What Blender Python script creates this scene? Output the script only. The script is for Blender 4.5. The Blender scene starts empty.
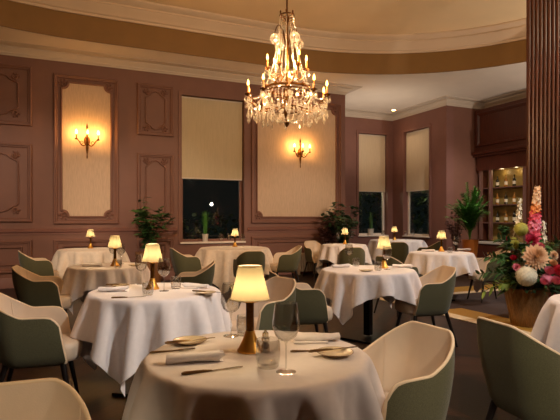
import bpy, math, random
import numpy as np
from mathutils import Vector, Matrix

PI = math.pi
scene = bpy.context.scene
COL = scene.collection
rnd = random.Random(7)

# ---------------------------------------------------------------- camera frame of reference
FPX, HORIZ, CAMZ = 500.0, 219.0, 1.30
YAW = math.atan(0.447)
CS, SN = math.cos(YAW), math.sin(YAW)

def room(X, d):                       # metres right of / ahead of the camera -> room axes
    return (CS * X + SN * d, -SN * X + CS * d)
def spot(px, d):
    return room((px - 280) / FPX * d, d)
def face_angle(fx, fd):               # heading given as right/ahead -> rotation about z (local +x is forward)
    a, b = room(fx, fd)
    return math.atan2(b, a)
def on_back(px, n):                   # along a wall y = n : (x, distance)
    u = (px - 280) / FPX
    d = n / (CS - SN * u)
    return d * (CS * u + SN), d
def on_side(px, t):                   # along a wall x = t : (y, distance)
    u = (px - 280) / FPX
    d = t / (CS * u + SN)
    return d * (CS - SN * u), d
def zz(py, d):
    return CAMZ + (HORIZ - py) * d / FPX

# ---------------------------------------------------------------- materials
def new_mat(name):
    m = bpy.data.materials.new(name); m.use_nodes = True
    nt = m.node_tree
    return m, nt, nt.nodes['Principled BSDF'], nt.nodes['Material Output']

def lin(r, g, b):
    f = lambda c: (c / 255 / 12.92) if c / 255 <= 0.04045 else ((c / 255 + 0.055) / 1.055) ** 2.4
    return (f(r), f(g), f(b), 1)

def mat(name, rgb, rough=0.6, metal=0.0, noise=0.0, nscale=20, bump=0.0, bscale=200, spec=0.5, stretch=None, sheen=0.0):
    m, nt, b, out = new_mat(name)
    c = lin(*rgb)
    b.inputs['Base Color'].default_value = c
    b.inputs['Roughness'].default_value = rough
    b.inputs['Metallic'].default_value = metal
    b.inputs['Specular IOR Level'].default_value = spec
    if sheen: b.inputs['Sheen Weight'].default_value = sheen
    tc = nt.nodes.new('ShaderNodeTexCoord')
    src = tc.outputs['Object']
    if stretch:
        mp = nt.nodes.new('ShaderNodeMapping'); mp.inputs['Scale'].default_value = stretch
        nt.links.new(src, mp.inputs['Vector']); src = mp.outputs['Vector']
    if noise:
        n = nt.nodes.new('ShaderNodeTexNoise'); n.inputs['Scale'].default_value = nscale; n.inputs['Detail'].default_value = 4
        nt.links.new(src, n.inputs['Vector'])
        r = nt.nodes.new('ShaderNodeValToRGB')
        r.color_ramp.elements[0].position = 0.3; r.color_ramp.elements[1].position = 0.7
        r.color_ramp.elements[0].color = tuple(x * (1 - noise) for x in c[:3]) + (1,)
        r.color_ramp.elements[1].color = tuple(min(1, x * (1 + noise)) for x in c[:3]) + (1,)
        nt.links.new(n.outputs['Fac'], r.inputs['Fac']); nt.links.new(r.outputs['Color'], b.inputs['Base Color'])
    if bump:
        n2 = nt.nodes.new('ShaderNodeTexNoise'); n2.inputs['Scale'].default_value = bscale; n2.inputs['Detail'].default_value = 3
        nt.links.new(src, n2.inputs['Vector'])
        bp = nt.nodes.new('ShaderNodeBump'); bp.inputs['Strength'].default_value = bump; bp.inputs['Distance'].default_value = 0.01
        nt.links.new(n2.outputs['Fac'], bp.inputs['Height']); nt.links.new(bp.outputs['Normal'], b.inputs['Normal'])
    return m

def node_math(nt, op, a, b=None):
    n = nt.nodes.new('ShaderNodeMath'); n.operation = op
    for i, v in enumerate((a, b)):
        if v is None: continue
        if isinstance(v, (int, float)): n.inputs[i].default_value = v
        else: nt.links.new(v, n.inputs[i])
    return n.outputs[0]

def glass_mat(name, tint=(1, 1, 1), refl=1.0, rough=0.02):
    m, nt, b, out = new_mat(name)
    nt.nodes.remove(b)
    t = nt.nodes.new('ShaderNodeBsdfTransparent'); t.inputs['Color'].default_value = (*tint, 1)
    g = nt.nodes.new('ShaderNodeBsdfGlossy'); g.inputs['Roughness'].default_value = rough
    lw = nt.nodes.new('ShaderNodeLayerWeight'); lw.inputs['Blend'].default_value = .5
    pw = node_math(nt, 'POWER', lw.outputs['Facing'], 3.0)
    sc_ = node_math(nt, 'ADD', node_math(nt, 'MULTIPLY', pw, .5 * refl), .085 * refl)
    mx = nt.nodes.new('ShaderNodeMixShader')
    nt.links.new(node_math(nt, 'MINIMUM', sc_, 1.0), mx.inputs[0])
    nt.links.new(t.outputs[0], mx.inputs[1]); nt.links.new(g.outputs[0], mx.inputs[2])
    nt.links.new(mx.outputs[0], out.inputs['Surface'])
    return m

def flame_mat(name, col, strength):
    m, nt, b, out = new_mat(name)
    nt.nodes.remove(b)
    e = nt.nodes.new('ShaderNodeEmission'); e.inputs['Color'].default_value = (*col, 1); e.inputs['Strength'].default_value = strength
    t = nt.nodes.new('ShaderNodeBsdfTransparent')
    a = nt.nodes.new('ShaderNodeAddShader')
    nt.links.new(e.outputs[0], a.inputs[0]); nt.links.new(t.outputs[0], a.inputs[1]); nt.links.new(a.outputs[0], out.inputs['Surface'])
    return m

def shade_mat(name, rgb, emit):
    m, nt, b, out = new_mat(name)
    nt.nodes.remove(b)
    d = nt.nodes.new('ShaderNodeBsdfDiffuse'); d.inputs['Color'].default_value = lin(*rgb)
    t = nt.nodes.new('ShaderNodeBsdfTranslucent'); t.inputs['Color'].default_value = lin(*rgb)
    mx = nt.nodes.new('ShaderNodeMixShader'); mx.inputs[0].default_value = 0.5
    e = nt.nodes.new('ShaderNodeEmission'); e.inputs['Color'].default_value = (1.0, 0.62, 0.17, 1); e.inputs['Strength'].default_value = emit
    a = nt.nodes.new('ShaderNodeAddShader')
    nt.links.new(d.outputs[0], mx.inputs[1]); nt.links.new(t.outputs[0], mx.inputs[2])
    nt.links.new(mx.outputs[0], a.inputs[0]); nt.links.new(e.outputs[0], a.inputs[1]); nt.links.new(a.outputs[0], out.inputs['Surface'])
    return m

def floor_mat():
    m, nt, b, out = new_mat('chevron_oak')
    tc = nt.nodes.new('ShaderNodeTexCoord'); sp = nt.nodes.new('ShaderNodeSeparateXYZ')
    nt.links.new(tc.outputs['Object'], sp.inputs[0])
    x, y = sp.outputs[0], sp.outputs[1]
    W, P = 0.62, 0.115
    k = node_math(nt, 'FLOOR', node_math(nt, 'DIVIDE', x, W))
    par = node_math(nt, 'MODULO', node_math(nt, 'ADD', k, 100.0), 2.0)
    sgn = node_math(nt, 'SUBTRACT', node_math(nt, 'MULTIPLY', par, 2.0), 1.0)
    u = node_math(nt, 'ADD', y, node_math(nt, 'MULTIPLY', sgn, x))
    q = node_math(nt, 'DIVIDE', u, P)
    idx = node_math(nt, 'FLOOR', q)
    fr = node_math(nt, 'SUBTRACT', q, idx)
    cb = nt.nodes.new('ShaderNodeCombineXYZ')
    nt.links.new(k, cb.inputs[0]); nt.links.new(idx, cb.inputs[1])
    wn = nt.nodes.new('ShaderNodeTexWhiteNoise'); nt.links.new(cb.outputs[0], wn.inputs['Vector'])
    r = nt.nodes.new('ShaderNodeValToRGB')
    r.color_ramp.elements[0].color = lin(10, 6, 3); r.color_ramp.elements[1].color = lin(60, 33, 15)
    nt.links.new(wn.outputs['Value'], r.inputs['Fac'])
    mp = nt.nodes.new('ShaderNodeMapping'); mp.inputs['Rotation'].default_value = (0, 0, PI / 4); mp.inputs['Scale'].default_value = (4, 40, 4)
    nt.links.new(tc.outputs['Object'], mp.inputs['Vector'])
    ns = nt.nodes.new('ShaderNodeTexNoise'); ns.inputs['Scale'].default_value = 3; ns.inputs['Detail'].default_value = 6
    nt.links.new(mp.outputs[0], ns.inputs['Vector'])
    mx = nt.nodes.new('ShaderNodeMix'); mx.data_type = 'RGBA'; mx.blend_type = 'MULTIPLY'; mx.inputs['Factor'].default_value = 0.6
    nt.links.new(r.outputs['Color'], mx.inputs['A'])
    gr = nt.nodes.new('ShaderNodeValToRGB'); gr.color_ramp.elements[0].position = .3; gr.color_ramp.elements[1].position = .7
    gr.color_ramp.elements[0].color = (.45, .45, .45, 1)
    nt.links.new(ns.outputs['Fac'], gr.inputs['Fac']); nt.links.new(gr.outputs['Color'], mx.inputs['B'])
    gap = node_math(nt, 'LESS_THAN', fr, 0.035)
    m2 = nt.nodes.new('ShaderNodeMix'); m2.data_type = 'RGBA'
    nt.links.new(gap, m2.inputs['Factor']); nt.links.new(mx.outputs['Result'], m2.inputs['A']); m2.inputs['B'].default_value = lin(22, 13, 9)
    nt.links.new(m2.outputs['Result'], b.inputs['Base Color'])
    b.inputs['Roughness'].default_value = 0.42; b.inputs['Specular IOR Level'].default_value = .35
    bp = nt.nodes.new('ShaderNodeBump'); bp.inputs['Strength'].default_value = .15; bp.inputs['Distance'].default_value = .01
    nt.links.new(ns.outputs['Fac'], bp.inputs['Height']); nt.links.new(bp.outputs['Normal'], b.inputs['Normal'])
    return m

M = {}
M['wall'] = mat('mauve_paint', (119, 78, 61), 0.55, noise=.06, nscale=3, bump=.05, bscale=300)
M['wall_dark'] = mat('plum_paint', (123, 81, 68), 0.6, noise=.06, nscale=3)
M['fabric'] = mat('woven_wall_fabric', (196, 168, 140), 0.8, noise=.10, nscale=14, bump=.25, bscale=120, stretch=(6, 6, .5))
M['cream_plaster'] = mat('cream_plaster', (226, 210, 192), 0.7, noise=.03, nscale=2)
M['upper_plaster'] = mat('upper_plaster', (234, 204, 158), 0.7, noise=.03, nscale=2)
M['cornice'] = mat('cornice_plaster', (196, 178, 158), 0.7, noise=.03, nscale=2)
M['cornice_upper'] = mat('upper_cornice_plaster', (208, 180, 148), 0.7, noise=.03, nscale=2)
M['gold_band'] = mat('mustard_paint', (130, 92, 38), 0.55, noise=.05, nscale=3)
M['floor'] = floor_mat()
M['white'] = mat('white_paint', (205, 190, 172), 0.5)
M['linen'] = mat('white_linen', (236, 226, 220), 0.85, noise=.03, nscale=30, bump=.08, bscale=600, sheen=.2)
M['linen_sheer'] = mat('ivory_linen', (226, 208, 186), 0.85, noise=.06, nscale=20, bump=.08, bscale=500, sheen=.2)
M['green'] = mat('olive_wool', (88, 84, 54), 0.85, noise=.28, nscale=260, bump=.3, bscale=420, sheen=.15)
M['leather'] = mat('cream_leather', (208, 186, 160), 0.5, noise=.05, nscale=9, bump=.05, bscale=180)
M['piping'] = mat('cream_piping', (222, 196, 160), 0.5)
M['leg'] = mat('black_stained_wood', (24, 17, 14), 0.35)
M['black_metal'] = mat('black_metal', (18, 16, 15), 0.4, metal=.6)
M['brass'] = mat('brass', (238, 178, 84), 0.36, metal=.9, noise=.08, nscale=30)
M['antique'] = mat('antique_gold', (104, 66, 28), 0.38, metal=1.0, noise=.25, nscale=60)
M['shade'] = shade_mat('pleated_shade_fabric', (102, 92, 70), 0.01)
M['flame'] = flame_mat('candle_bulb_glow', (1.0, 0.50, 0.10), 5.0)
M['lamp_bulb'] = flame_mat('lamp_bulb_glow', (1.0, 0.7, 0.3), 4.0)
M['candle'] = mat('ivory_candle_sleeve', (196, 128, 56), 0.5)
def crystal_mat():
    m, nt, b, out = new_mat('cut_crystal'); nt.nodes.remove(b)
    t = nt.nodes.new('ShaderNodeBsdfTransparent'); t.inputs['Color'].default_value = (.95, .92, .86, 1)
    g = nt.nodes.new('ShaderNodeBsdfGlossy'); g.inputs['Roughness'].default_value = .12; g.inputs['Color'].default_value = (.95, .90, .82, 1)
    d = nt.nodes.new('ShaderNodeBsdfTranslucent'); d.inputs['Color'].default_value = (.9, .84, .74, 1)
    m1 = nt.nodes.new('ShaderNodeMixShader'); m1.inputs[0].default_value = .45
    nt.links.new(g.outputs[0], m1.inputs[1]); nt.links.new(d.outputs[0], m1.inputs[2])
    m2 = nt.nodes.new('ShaderNodeMixShader'); m2.inputs[0].default_value = .5
    nt.links.new(t.outputs[0], m2.inputs[1]); nt.links.new(m1.outputs[0], m2.inputs[2]); nt.links.new(m2.outputs[0], out.inputs['Surface'])
    return m
M['crystal'] = crystal_mat()
M['glass'] = glass_mat('clear_glass', (.94, .94, .93), 1.7, .02)
M['pane'] = glass_mat('window_pane_glass', (.75, .78, .78), .55, .01)
M['blind'] = mat('blind_fabric', (192, 174, 140), 0.8, noise=.05, nscale=10, bump=.1, bscale=300, stretch=(5, 5, .4))
M['blind_grey'] = mat('beige_blind_fabric', (206, 184, 152), 0.8, noise=.05, nscale=10, bump=.1, bscale=300, stretch=(5, 5, .4))
M['dark_wood'] = mat('dark_walnut', (78, 36, 22), 0.35, noise=.25, nscale=6, stretch=(8, 8, .6))
M['panel_wood'] = mat('panel_walnut', (110, 74, 62), 0.45, noise=.15, nscale=6, stretch=(8, 8, .6))
M['silver'] = mat('polished_steel', (200, 190, 172), 0.18, metal=1.0)
M['porcelain'] = mat('cream_porcelain', (228, 210, 176), 0.25)
M['plate_rim'] = mat('brown_plate_rim', (128, 92, 56), 0.3)
M['leaf'] = mat('leaf_green', (62, 98, 46), 0.45, noise=.35, nscale=9)
M['leaf_dark'] = mat('leaf_dark_green', (42, 72, 38), 0.45, noise=.35, nscale=9)
M['leaf_palm'] = mat('palm_green', (70, 122, 44), 0.45, noise=.35, nscale=9)
M['leaf_red'] = mat('dusky_red_leaf', (96, 58, 52), 0.6, noise=.3, nscale=9)
M['leaf_lime'] = mat('lime_leaf', (128, 146, 52), 0.5, noise=.3, nscale=9)
M['stem'] = mat('plant_stem', (70, 56, 36), 0.7)
M['soil'] = mat('potting_soil', (40, 28, 20), 0.95)
M['pot_white'] = mat('white_ceramic', (206, 194, 178), 0.35)
M['pot_orange'] = mat('terracotta_glaze', (186, 112, 48), 0.4, noise=.15, nscale=6)
M['pot_brown'] = mat('brown_wicker', (138, 92, 54), 0.7, noise=.3, nscale=60, bump=.4, bscale=90)
M['urn'] = mat('bronze_brushed', (146, 108, 66), 0.4, metal=.6, noise=.25, nscale=14, stretch=(10, 10, .5))
M['p_orange'] = mat('peach_petal', (250, 204, 158), 0.6, noise=.12, nscale=18)
M['p_deep'] = mat('apricot_petal', (242, 150, 76), 0.6, noise=.15, nscale=18)
M['p_pink'] = mat('coral_pink_petal', (240, 88, 108), 0.6, noise=.18, nscale=18)
M['p_rose'] = mat('rose_pink_petal', (240, 138, 158), 0.6, noise=.15, nscale=18)
M['p_red'] = mat('crimson_petal', (190, 32, 62), 0.6, noise=.2, nscale=18)
M['p_white'] = mat('white_petal', (246, 236, 206), 0.6, noise=.05, nscale=18)
M['p_lime'] = mat('lime_petal', (196, 190, 84), 0.6, noise=.15, nscale=18)
M['carpet_cream'] = mat('cream_wool', (214, 190, 152), 0.9, noise=.1, nscale=60)
M['carpet_gold'] = mat('mustard_wool', (164, 122, 40), 0.9, noise=.15, nscale=60)
M['carpet_dark'] = mat('umber_wool', (62, 42, 32), 0.9, noise=.15, nscale=60)
M['bottle'] = mat('dark_bottle_glass', (40, 34, 18), 0.12)
M['bottle_amber'] = mat('amber_bottle_glass', (150, 96, 34), 0.12)
M['back_panel'] = mat('yellow_backed_panel', (150, 124, 66), 0.5, noise=.2, nscale=8)
M['hedge'] = mat('hedge_leaf', (58, 74, 40), 0.6, noise=.4, nscale=14)
M['earth'] = mat('night_earth', (40, 36, 30), 0.9)
M['iron'] = mat('iron_railing', (66, 60, 52), 0.5, metal=.5)
M['knife_handle'] = mat('bronze_cutlery', (140, 112, 78), 0.28, metal=1.0)
M['downlight'] = flame_mat('downlight_glow', (1.0, 0.75, 0.4), 6.0)

# ---------------------------------------------------------------- mesh helper
class MB:
    def __init__(self): self.v = []; self.f = []
    def add(self, vs, fs):
        o = len(self.v); self.v += [tuple(p) for p in vs]; self.f += [tuple(i + o for i in f) for f in fs]
        return self
    def box(self, c, s, rz=0.0):
        cx, cy, cz = c; hx, hy, hz = s[0] / 2, s[1] / 2, s[2] / 2
        ca, sa = math.cos(rz), math.sin(rz); vs = []
        for dz in (-hz, hz):
            for dx, dy in ((-hx, -hy), (hx, -hy), (hx, hy), (-hx, hy)):
                vs.append((cx + dx * ca - dy * sa, cy + dx * sa + dy * ca, cz + dz))
        return self.add(vs, [(3, 2, 1, 0), (4, 5, 6, 7), (0, 1, 5, 4), (1, 2, 6, 5), (2, 3, 7, 6), (3, 0, 4, 7)])
    def span(self, a, b):
        return self.box(((a[0] + b[0]) / 2, (a[1] + b[1]) / 2, (a[2] + b[2]) / 2), (abs(b[0] - a[0]), abs(b[1] - a[1]), abs(b[2] - a[2])))
    def lathe(self, prof, c=(0, 0, 0), n=24, wave=None):
        vs = []; fs = []; m = len(prof)
        for i in range(n):
            a = 2 * PI * i / n; k = wave(i) if wave else 1.0
            for r, z in prof:
                vs.append((c[0] + r * k * math.cos(a), c[1] + r * k * math.sin(a), c[2] + z))
        for i in range(n):
            j = (i + 1) % n
            for q in range(m - 1):
                fs.append((i * m + q, j * m + q, j * m + q + 1, i * m + q + 1))
        if prof[0][0] > 1e-4: fs.append(tuple(i * m for i in range(n))[::-1])
        if prof[-1][0] > 1e-4: fs.append(tuple(i * m + m - 1 for i in range(n)))
        return self.add(vs, fs)
    def shell(self, prof, c=(0, 0, 0), n=24, wave=None):   # lathe without caps
        k = len(self.f); self.lathe(prof, c, n, wave)
        self.f = self.f[:k] + [f for f in self.f[k:] if len(f) == 4]
        return self
    def tube(self, pts, r, n=8, closed=False, cap=True):
        pts = [Vector(p) for p in pts]; m = len(pts)
        rr = r if isinstance(r, (list, tuple)) else [r] * m
        up = Vector((0, 0, 1)); vs = []; fs = []; prev = None
        for i, p in enumerate(pts):
            a = pts[(i - 1) % m] if (i > 0 or closed) else p
            b = pts[(i + 1) % m] if (i < m - 1 or closed) else p
            t = (b - a).normalized()
            if prev is None:
                s = t.cross(up)
                if s.length < 1e-3: s = t.cross(Vector((1, 0, 0)))
            else:
                s = prev - t * prev.dot(t)
            s.normalize(); prev = s; w = t.cross(s)
            for q in range(n):
                an = 2 * PI * q / n
                vs.append(p + (s * math.cos(an) + w * math.sin(an)) * rr[i])
        for i in range(m if closed else m - 1):
            j = (i + 1) % m
            for q in range(n):
                q2 = (q + 1) % n
                fs.append((i * n + q, i * n + q2, j * n + q2, j * n + q))
        if cap and not closed:
            fs.append(tuple(range(n))[::-1]); fs.append(tuple((m - 1) * n + q for q in range(n)))
        return self.add(vs, fs)
    def sphere(self, c, r, n=12, sz=1.0):
        prof = [(0, -r * sz)] + [(r * math.cos(a), r * sz * math.sin(a)) for a in [(-PI / 2 + PI * k / (n // 2)) for k in range(1, n // 2)]] + [(0, r * sz)]
        return self.lathe(prof, c, n)
    def drop(self, c, w, h):       # cut-crystal pendant
        x, y, z = c; n = 6
        vs = [(x, y, z)] + [(x + w * math.cos(2 * PI * i / n), y + w * math.sin(2 * PI * i / n), z - h * .62) for i in range(n)] + [(x, y, z - h)]
        fs = []
        for i in range(n):
            j = (i + 1) % n; fs += [(0, 1 + i, 1 + j), (n + 1, 1 + j, 1 + i)]
        return self.add(vs, fs)
    def sweep(self, pts, prof, fmap, closed=True):
        """profile of (offset to the left of the path, height) swept along a flat path; fmap(u, v, h) -> xyz"""
        m = len(pts); P = [Vector((p[0], p[1])) for p in pts]; k = len(prof); vs = []; fs = []
        for i in range(m):
            e1 = (P[i] - P[i - 1]) if (i > 0 or closed) else (P[i + 1] - P[i])
            e2 = (P[(i + 1) % m] - P[i]) if (i < m - 1 or closed) else e1
            e1 = e1.normalized(); e2 = e2.normalized()
            n1 = Vector((-e1.y, e1.x)); n2 = Vector((-e2.y, e2.x))
            nn = (n1 + n2) / max(0.35, 1 + n1.dot(n2))
            for off, h in prof:
                q = P[i] + nn * off; vs.append(fmap(q.x, q.y, h))
        for i in range(m if closed else m - 1):
            j = (i + 1) % m
            for q in range(k - 1):
                fs.append((i * k + q, j * k + q, j * k + q + 1, i * k + q + 1))
        if not closed:
            fs.append(tuple(range(k))); fs.append(tuple((m - 1) * k + q for q in range(k))[::-1])
        return self.add(vs, fs)
    def leaf(self, base, direction, L, W, droop=.3, seg=3, twist=0.0):
        d = Vector(direction).normalized()
        s = d.cross(Vector((0, 0, 1)))
        if s.length < 1e-3: s = Vector((1, 0, 0))
        s.normalize(); s = Matrix.Rotation(twist, 3, d) @ s
        vs = []; fs = []; p = Vector(base)
        for i in range(seg + 1):
            t = i / seg; w = W * math.sin(PI * min(1, .12 + .88 * t) ** .8) * .5
            q = p + d * (L * t) - Vector((0, 0, 1)) * droop * L * t * t
            if i == seg: vs.append(q)
            else: vs += [q - s * w, q + s * w]
        for i in range(seg - 1): fs.append((2 * i, 2 * i + 1, 2 * i + 3, 2 * i + 2))
        fs.append((2 * seg - 2, 2 * seg - 1, 2 * seg))
        return self.add(vs, fs)
    def build(self, name, m, parent=None, smooth=True, bevel=0.0, sub=0, solid=0.0, angle=40):
        me = bpy.data.meshes.new(name); me.from_pydata(self.v, [], self.f); me.update()
        me.materials.append(m)
        if smooth:
            me.polygons.foreach_set('use_smooth', [True] * len(me.polygons))
            if angle: me.set_sharp_from_angle(angle=math.radians(angle))
        import bmesh
        bm = bmesh.new(); bm.from_mesh(me); bmesh.ops.recalc_face_normals(bm, faces=bm.faces); bm.to_mesh(me); bm.free()
        o = bpy.data.objects.new(name, me); COL.objects.link(o)
        if parent is not None: o.parent = parent
        if solid:
            md = o.modifiers.new('solid', 'SOLIDIFY'); md.thickness = solid; md.offset = 0
        if bevel:
            md = o.modifiers.new('bevel', 'BEVEL'); md.width = bevel; md.segments = 2; md.limit_method = 'ANGLE'
        if sub:
            md = o.modifiers.new('sub', 'SUBSURF'); md.levels = sub; md.render_levels = sub
        return o

def tag(o, label, cat, group=None, kind=None):
    o['label'] = label; o['category'] = cat
    if group: o['group'] = group
    if kind: o['kind'] = kind
    return o
def struct(o): o['kind'] = 'structure'; return o
def empty(name, loc, rz=0.0):
    o = bpy.data.objects.new(name, None); COL.objects.link(o)
    o.location = loc; o.rotation_euler = (0, 0, rz); o.empty_display_size = .1
    return o
def copy_tree(o, parent=None):
    c = o.copy(); COL.objects.link(c)
    if parent is not None: c.parent = parent
    for ch in list(o.children): copy_tree(ch, c)
    return c
protos = {}
def place(kind, maker, loc, rz, label, cat, group, scale=None):
    if kind not in protos: o = protos[kind] = maker()
    else: o = copy_tree(protos[kind])
    o.location = loc; o.rotation_euler = (0, 0, rz)
    if scale: o.scale = (scale,) * 3 if isinstance(scale, float) else scale
    return tag(o, label, cat, group)

def lamp_light(name, loc, energy, col, radius=.03, parent=None):
    l = bpy.data.lights.new(name, 'POINT'); l.energy = energy; l.color = col; l.shadow_soft_size = radius
    o = bpy.data.objects.new(name, l); COL.objects.link(o); o.location = loc
    if parent is not None: o.parent = parent
    return o
WARM = (1.0, 0.66, 0.37)

# ---------------------------------------------------------------- room shell
BN, AT0, AT1, AN, RN, BT = 10.65, 6.53, 9.62, 12.87, 10.5, 11.0     # wall planes
LT, FN = -5.2, -2.5
HC, HU = 4.54, 5.33
TH = 0.25

MB().span((LT - TH, FN - TH, -.1), (BT + TH, AN + TH, 0)).build('floor', M['floor'], smooth=False)
struct(bpy.data.objects['floor'])

def wall_mesh(axis, plane, out, a0, a1, opening=None, mb=None):
    """axis 'x': wall along x at y=plane, thickness towards out (+1/-1)"""
    mb = mb or MB()
    def piece(p0, p1, z0, z1):
        if axis == 'x': mb.span((p0, plane, z0), (p1, plane + out * TH, z1))
        else: mb.span((plane, p0, z0), (plane + out * TH, p1, z1))
    top = HC
    if not opening: piece(a0, a1, 0, top)
    else:
        o0, o1, z0, z1 = opening
        piece(a0, o0, 0, top); piece(o1, a1, 0, top); piece(o0, o1, 0, z0); piece(o0, o1, z1, top)
    return mb

w1a, d1 = on_back(181.5, BN); w1b, d2 = on_back(244, BN)
W1 = (w1a, w1b, 0.80, 3.97)
a_, _ = on_back(358.5, AN); b_, _ = on_back(387, AN)
W2 = (a_, b_, 0.80, 3.92)
c_, _ = on_side(404, AT1); e_, _ = on_side(429.5, AT1)
W3 = (e_, c_, 0.80, 3.92)

struct(wall_mesh('x', BN, 1, LT - TH, AT0 - TH, W1).span((AT0 - TH, BN, 0), (AT0, BN + TH, HC)).build('wall_back', M['wall'], smooth=False))
mb = MB(); mb.span((AT0 - TH, BN + TH, 0), (AT0, AN + TH, HC))
struct(mb.build('wall_alcove_left', M['wall_dark'], smooth=False))
struct(wall_mesh('x', AN, 1, AT0, AT1, W2).build('wall_alcove_back', M['wall_dark'], smooth=False))
struct(wall_mesh('y', AT1, 1, RN, AN + TH, W3).build('wall_alcove_right', M['wall_dark'], smooth=False))
struct(MB().span((AT1 + TH, RN, 0), (BT + TH, RN + TH, HC)).build('wall_return', M['wall'], smooth=False))
struct(MB().span((BT, FN - TH, 0), (BT + TH, RN, HC)).build('wall_right', M['wall_dark'], smooth=False))
struct(MB().span((LT - TH, FN - TH, 0), (LT, BN, HC)).build('wall_left', M['wall'], smooth=False))
struct(MB().span((LT, FN - TH, 0), (BT, FN, HC)).build('wall_front', M['wall'], smooth=False))

# oval recess in the ceiling
def stadium(n=28, c=(2.5, 5.6), hs=2.0, a=4.75, b=4.15):
    p = []
    for i in range(n + 1):
        t = -PI / 2 + PI * i / n; p.append((c[0] + hs + a * math.cos(t), c[1] + b * math.sin(t)))
    for i in range(n + 1):
        t = PI / 2 + PI * i / n; p.append((c[0] - hs + a * math.cos(t), c[1] + b * math.sin(t)))
    return p
ST = stadium()
x0, x1, y0, y1 = LT - TH, BT + TH, FN - TH, AN + TH
mb = MB(); ns = len(ST); cx, cy = 2.5, 5.6
outer = []
for (px_, py_) in ST:           # project each oval point outward onto the rectangle
    dx, dy = px_ - cx, py_ - cy
    k = min((x1 - cx) / dx if dx > 1e-6 else 1e9, (x0 - cx) / dx if dx < -1e-6 else 1e9, (y1 - cy) / dy if dy > 1e-6 else 1e9, (y0 - cy) / dy if dy < -1e-6 else 1e9)
    outer.append((cx + dx * k, cy + dy * k))
for z, flip in ((HC, 0), (HC + .12, 1)):
    o = len(mb.v)
    mb.v += [(p[0], p[1], z) for p in ST] + [(p[0], p[1], z) for p in outer]
    for i in range(ns):
        j = (i + 1) % ns
        mb.f.append((o + i, o + j, o + ns + j, o + ns + i))
        A, B = outer[i], outer[j]
        if abs(A[0] - B[0]) > 1e-5 and abs(A[1] - B[1]) > 1e-5:   # corner of the rectangle
            cpt = (x1 if max(A[0], B[0]) > x1 - 1e-4 else x0, y1 if max(A[1], B[1]) > y1 - 1e-4 else y0)
            mb.v.append((cpt[0], cpt[1], z)); mb.f.append((o + ns + i, o + ns + j, len(mb.v) - 1))
struct(mb.build('ceiling', M['cream_plaster'], smooth=False))
ident = lambda u, v, h: (u, v, h)
# path runs counter-clockwise: positive offset = towards the middle
mb = MB().sweep(ST, [(-.02, HC + .1), (-.10, HC + .1), (-.10, HU), (-.001, HU), (-.001, HC), (-.02, HC)], ident)
mb.sweep(ST, [(-.001, HC + .02), (.0, HC), (.0, HC + .50)], ident)
struct(mb.build('ceiling_fascia', M['gold_band'], angle=30))
mb = MB().sweep(ST, [(0, 5.00), (.03, 5.00), (.035, 5.04), (.07, 5.06), (.09, 5.10), (.15, 5.15), (.18, 5.20), (.20, 5.20), (.20, 5.235), (.26, 5.26), (.30, 5.30), (.30, HU + .02), (0, HU + .02)], ident)
struct(mb.build('trim_1', M['cornice_upper'], angle=30))
mb = MB(); mb.add([(p[0], p[1], HU) for p in ST], [tuple(range(ns))]); mb.add([(p[0], p[1], HU + .1) for p in ST], [tuple(range(ns))])
struct(mb.build('ceiling_oval', M['upper_plaster'], smooth=False))

ROOM = [(LT, FN), (BT, FN), (BT, RN), (AT1, RN), (AT1, AN), (AT0, AN), (AT0, BN), (LT, BN)]
mb = MB().sweep(ROOM, [(0, 4.37), (.015, 4.37), (.02, 4.40), (.04, 4.405), (.045, 4.435), (.08, 4.46), (.11, 4.49), (.13, 4.49), (.13, 4.52), (.30, 4.52), (.31, 4.54), (0, 4.54)], ident)
struct(mb.build('trim_2', M['cornice'], angle=30))
mb = MB().sweep(ROOM, [(0, 0.0), (.025, 0.0), (.025, .16), (.012, .19), (0, .19)], ident)
struct(mb.build('baseboard_room', M['wall_dark'], angle=30))

# chair rail on the panelled wall, left and right of the window
rail = [(0, 1.0), (.018, 1.0), (.018, 1.03), (.045, 1.05), (.05, 1.08), (.03, 1.10), (0, 1.11)]
RP = [(p[1], p[0]) for p in rail]
def rail_piece(a, b, name):
    m2 = MB()
    vs = [(x, BN - off, z) for x in (a, b) for off, z in rail]; k = len(rail)
    m2.add(vs, [(q, q + 1, k + q + 1, k + q) for q in range(k - 1)] + [tuple(range(k)), tuple(k + q for q in range(k))])
    struct(m2.build(name, M['wall_dark'], angle=30))
rail_piece(LT, W1[0] - .10, 'trim_3'); rail_piece(W1[1] + .08, AT0, 'trim_4')

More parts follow.
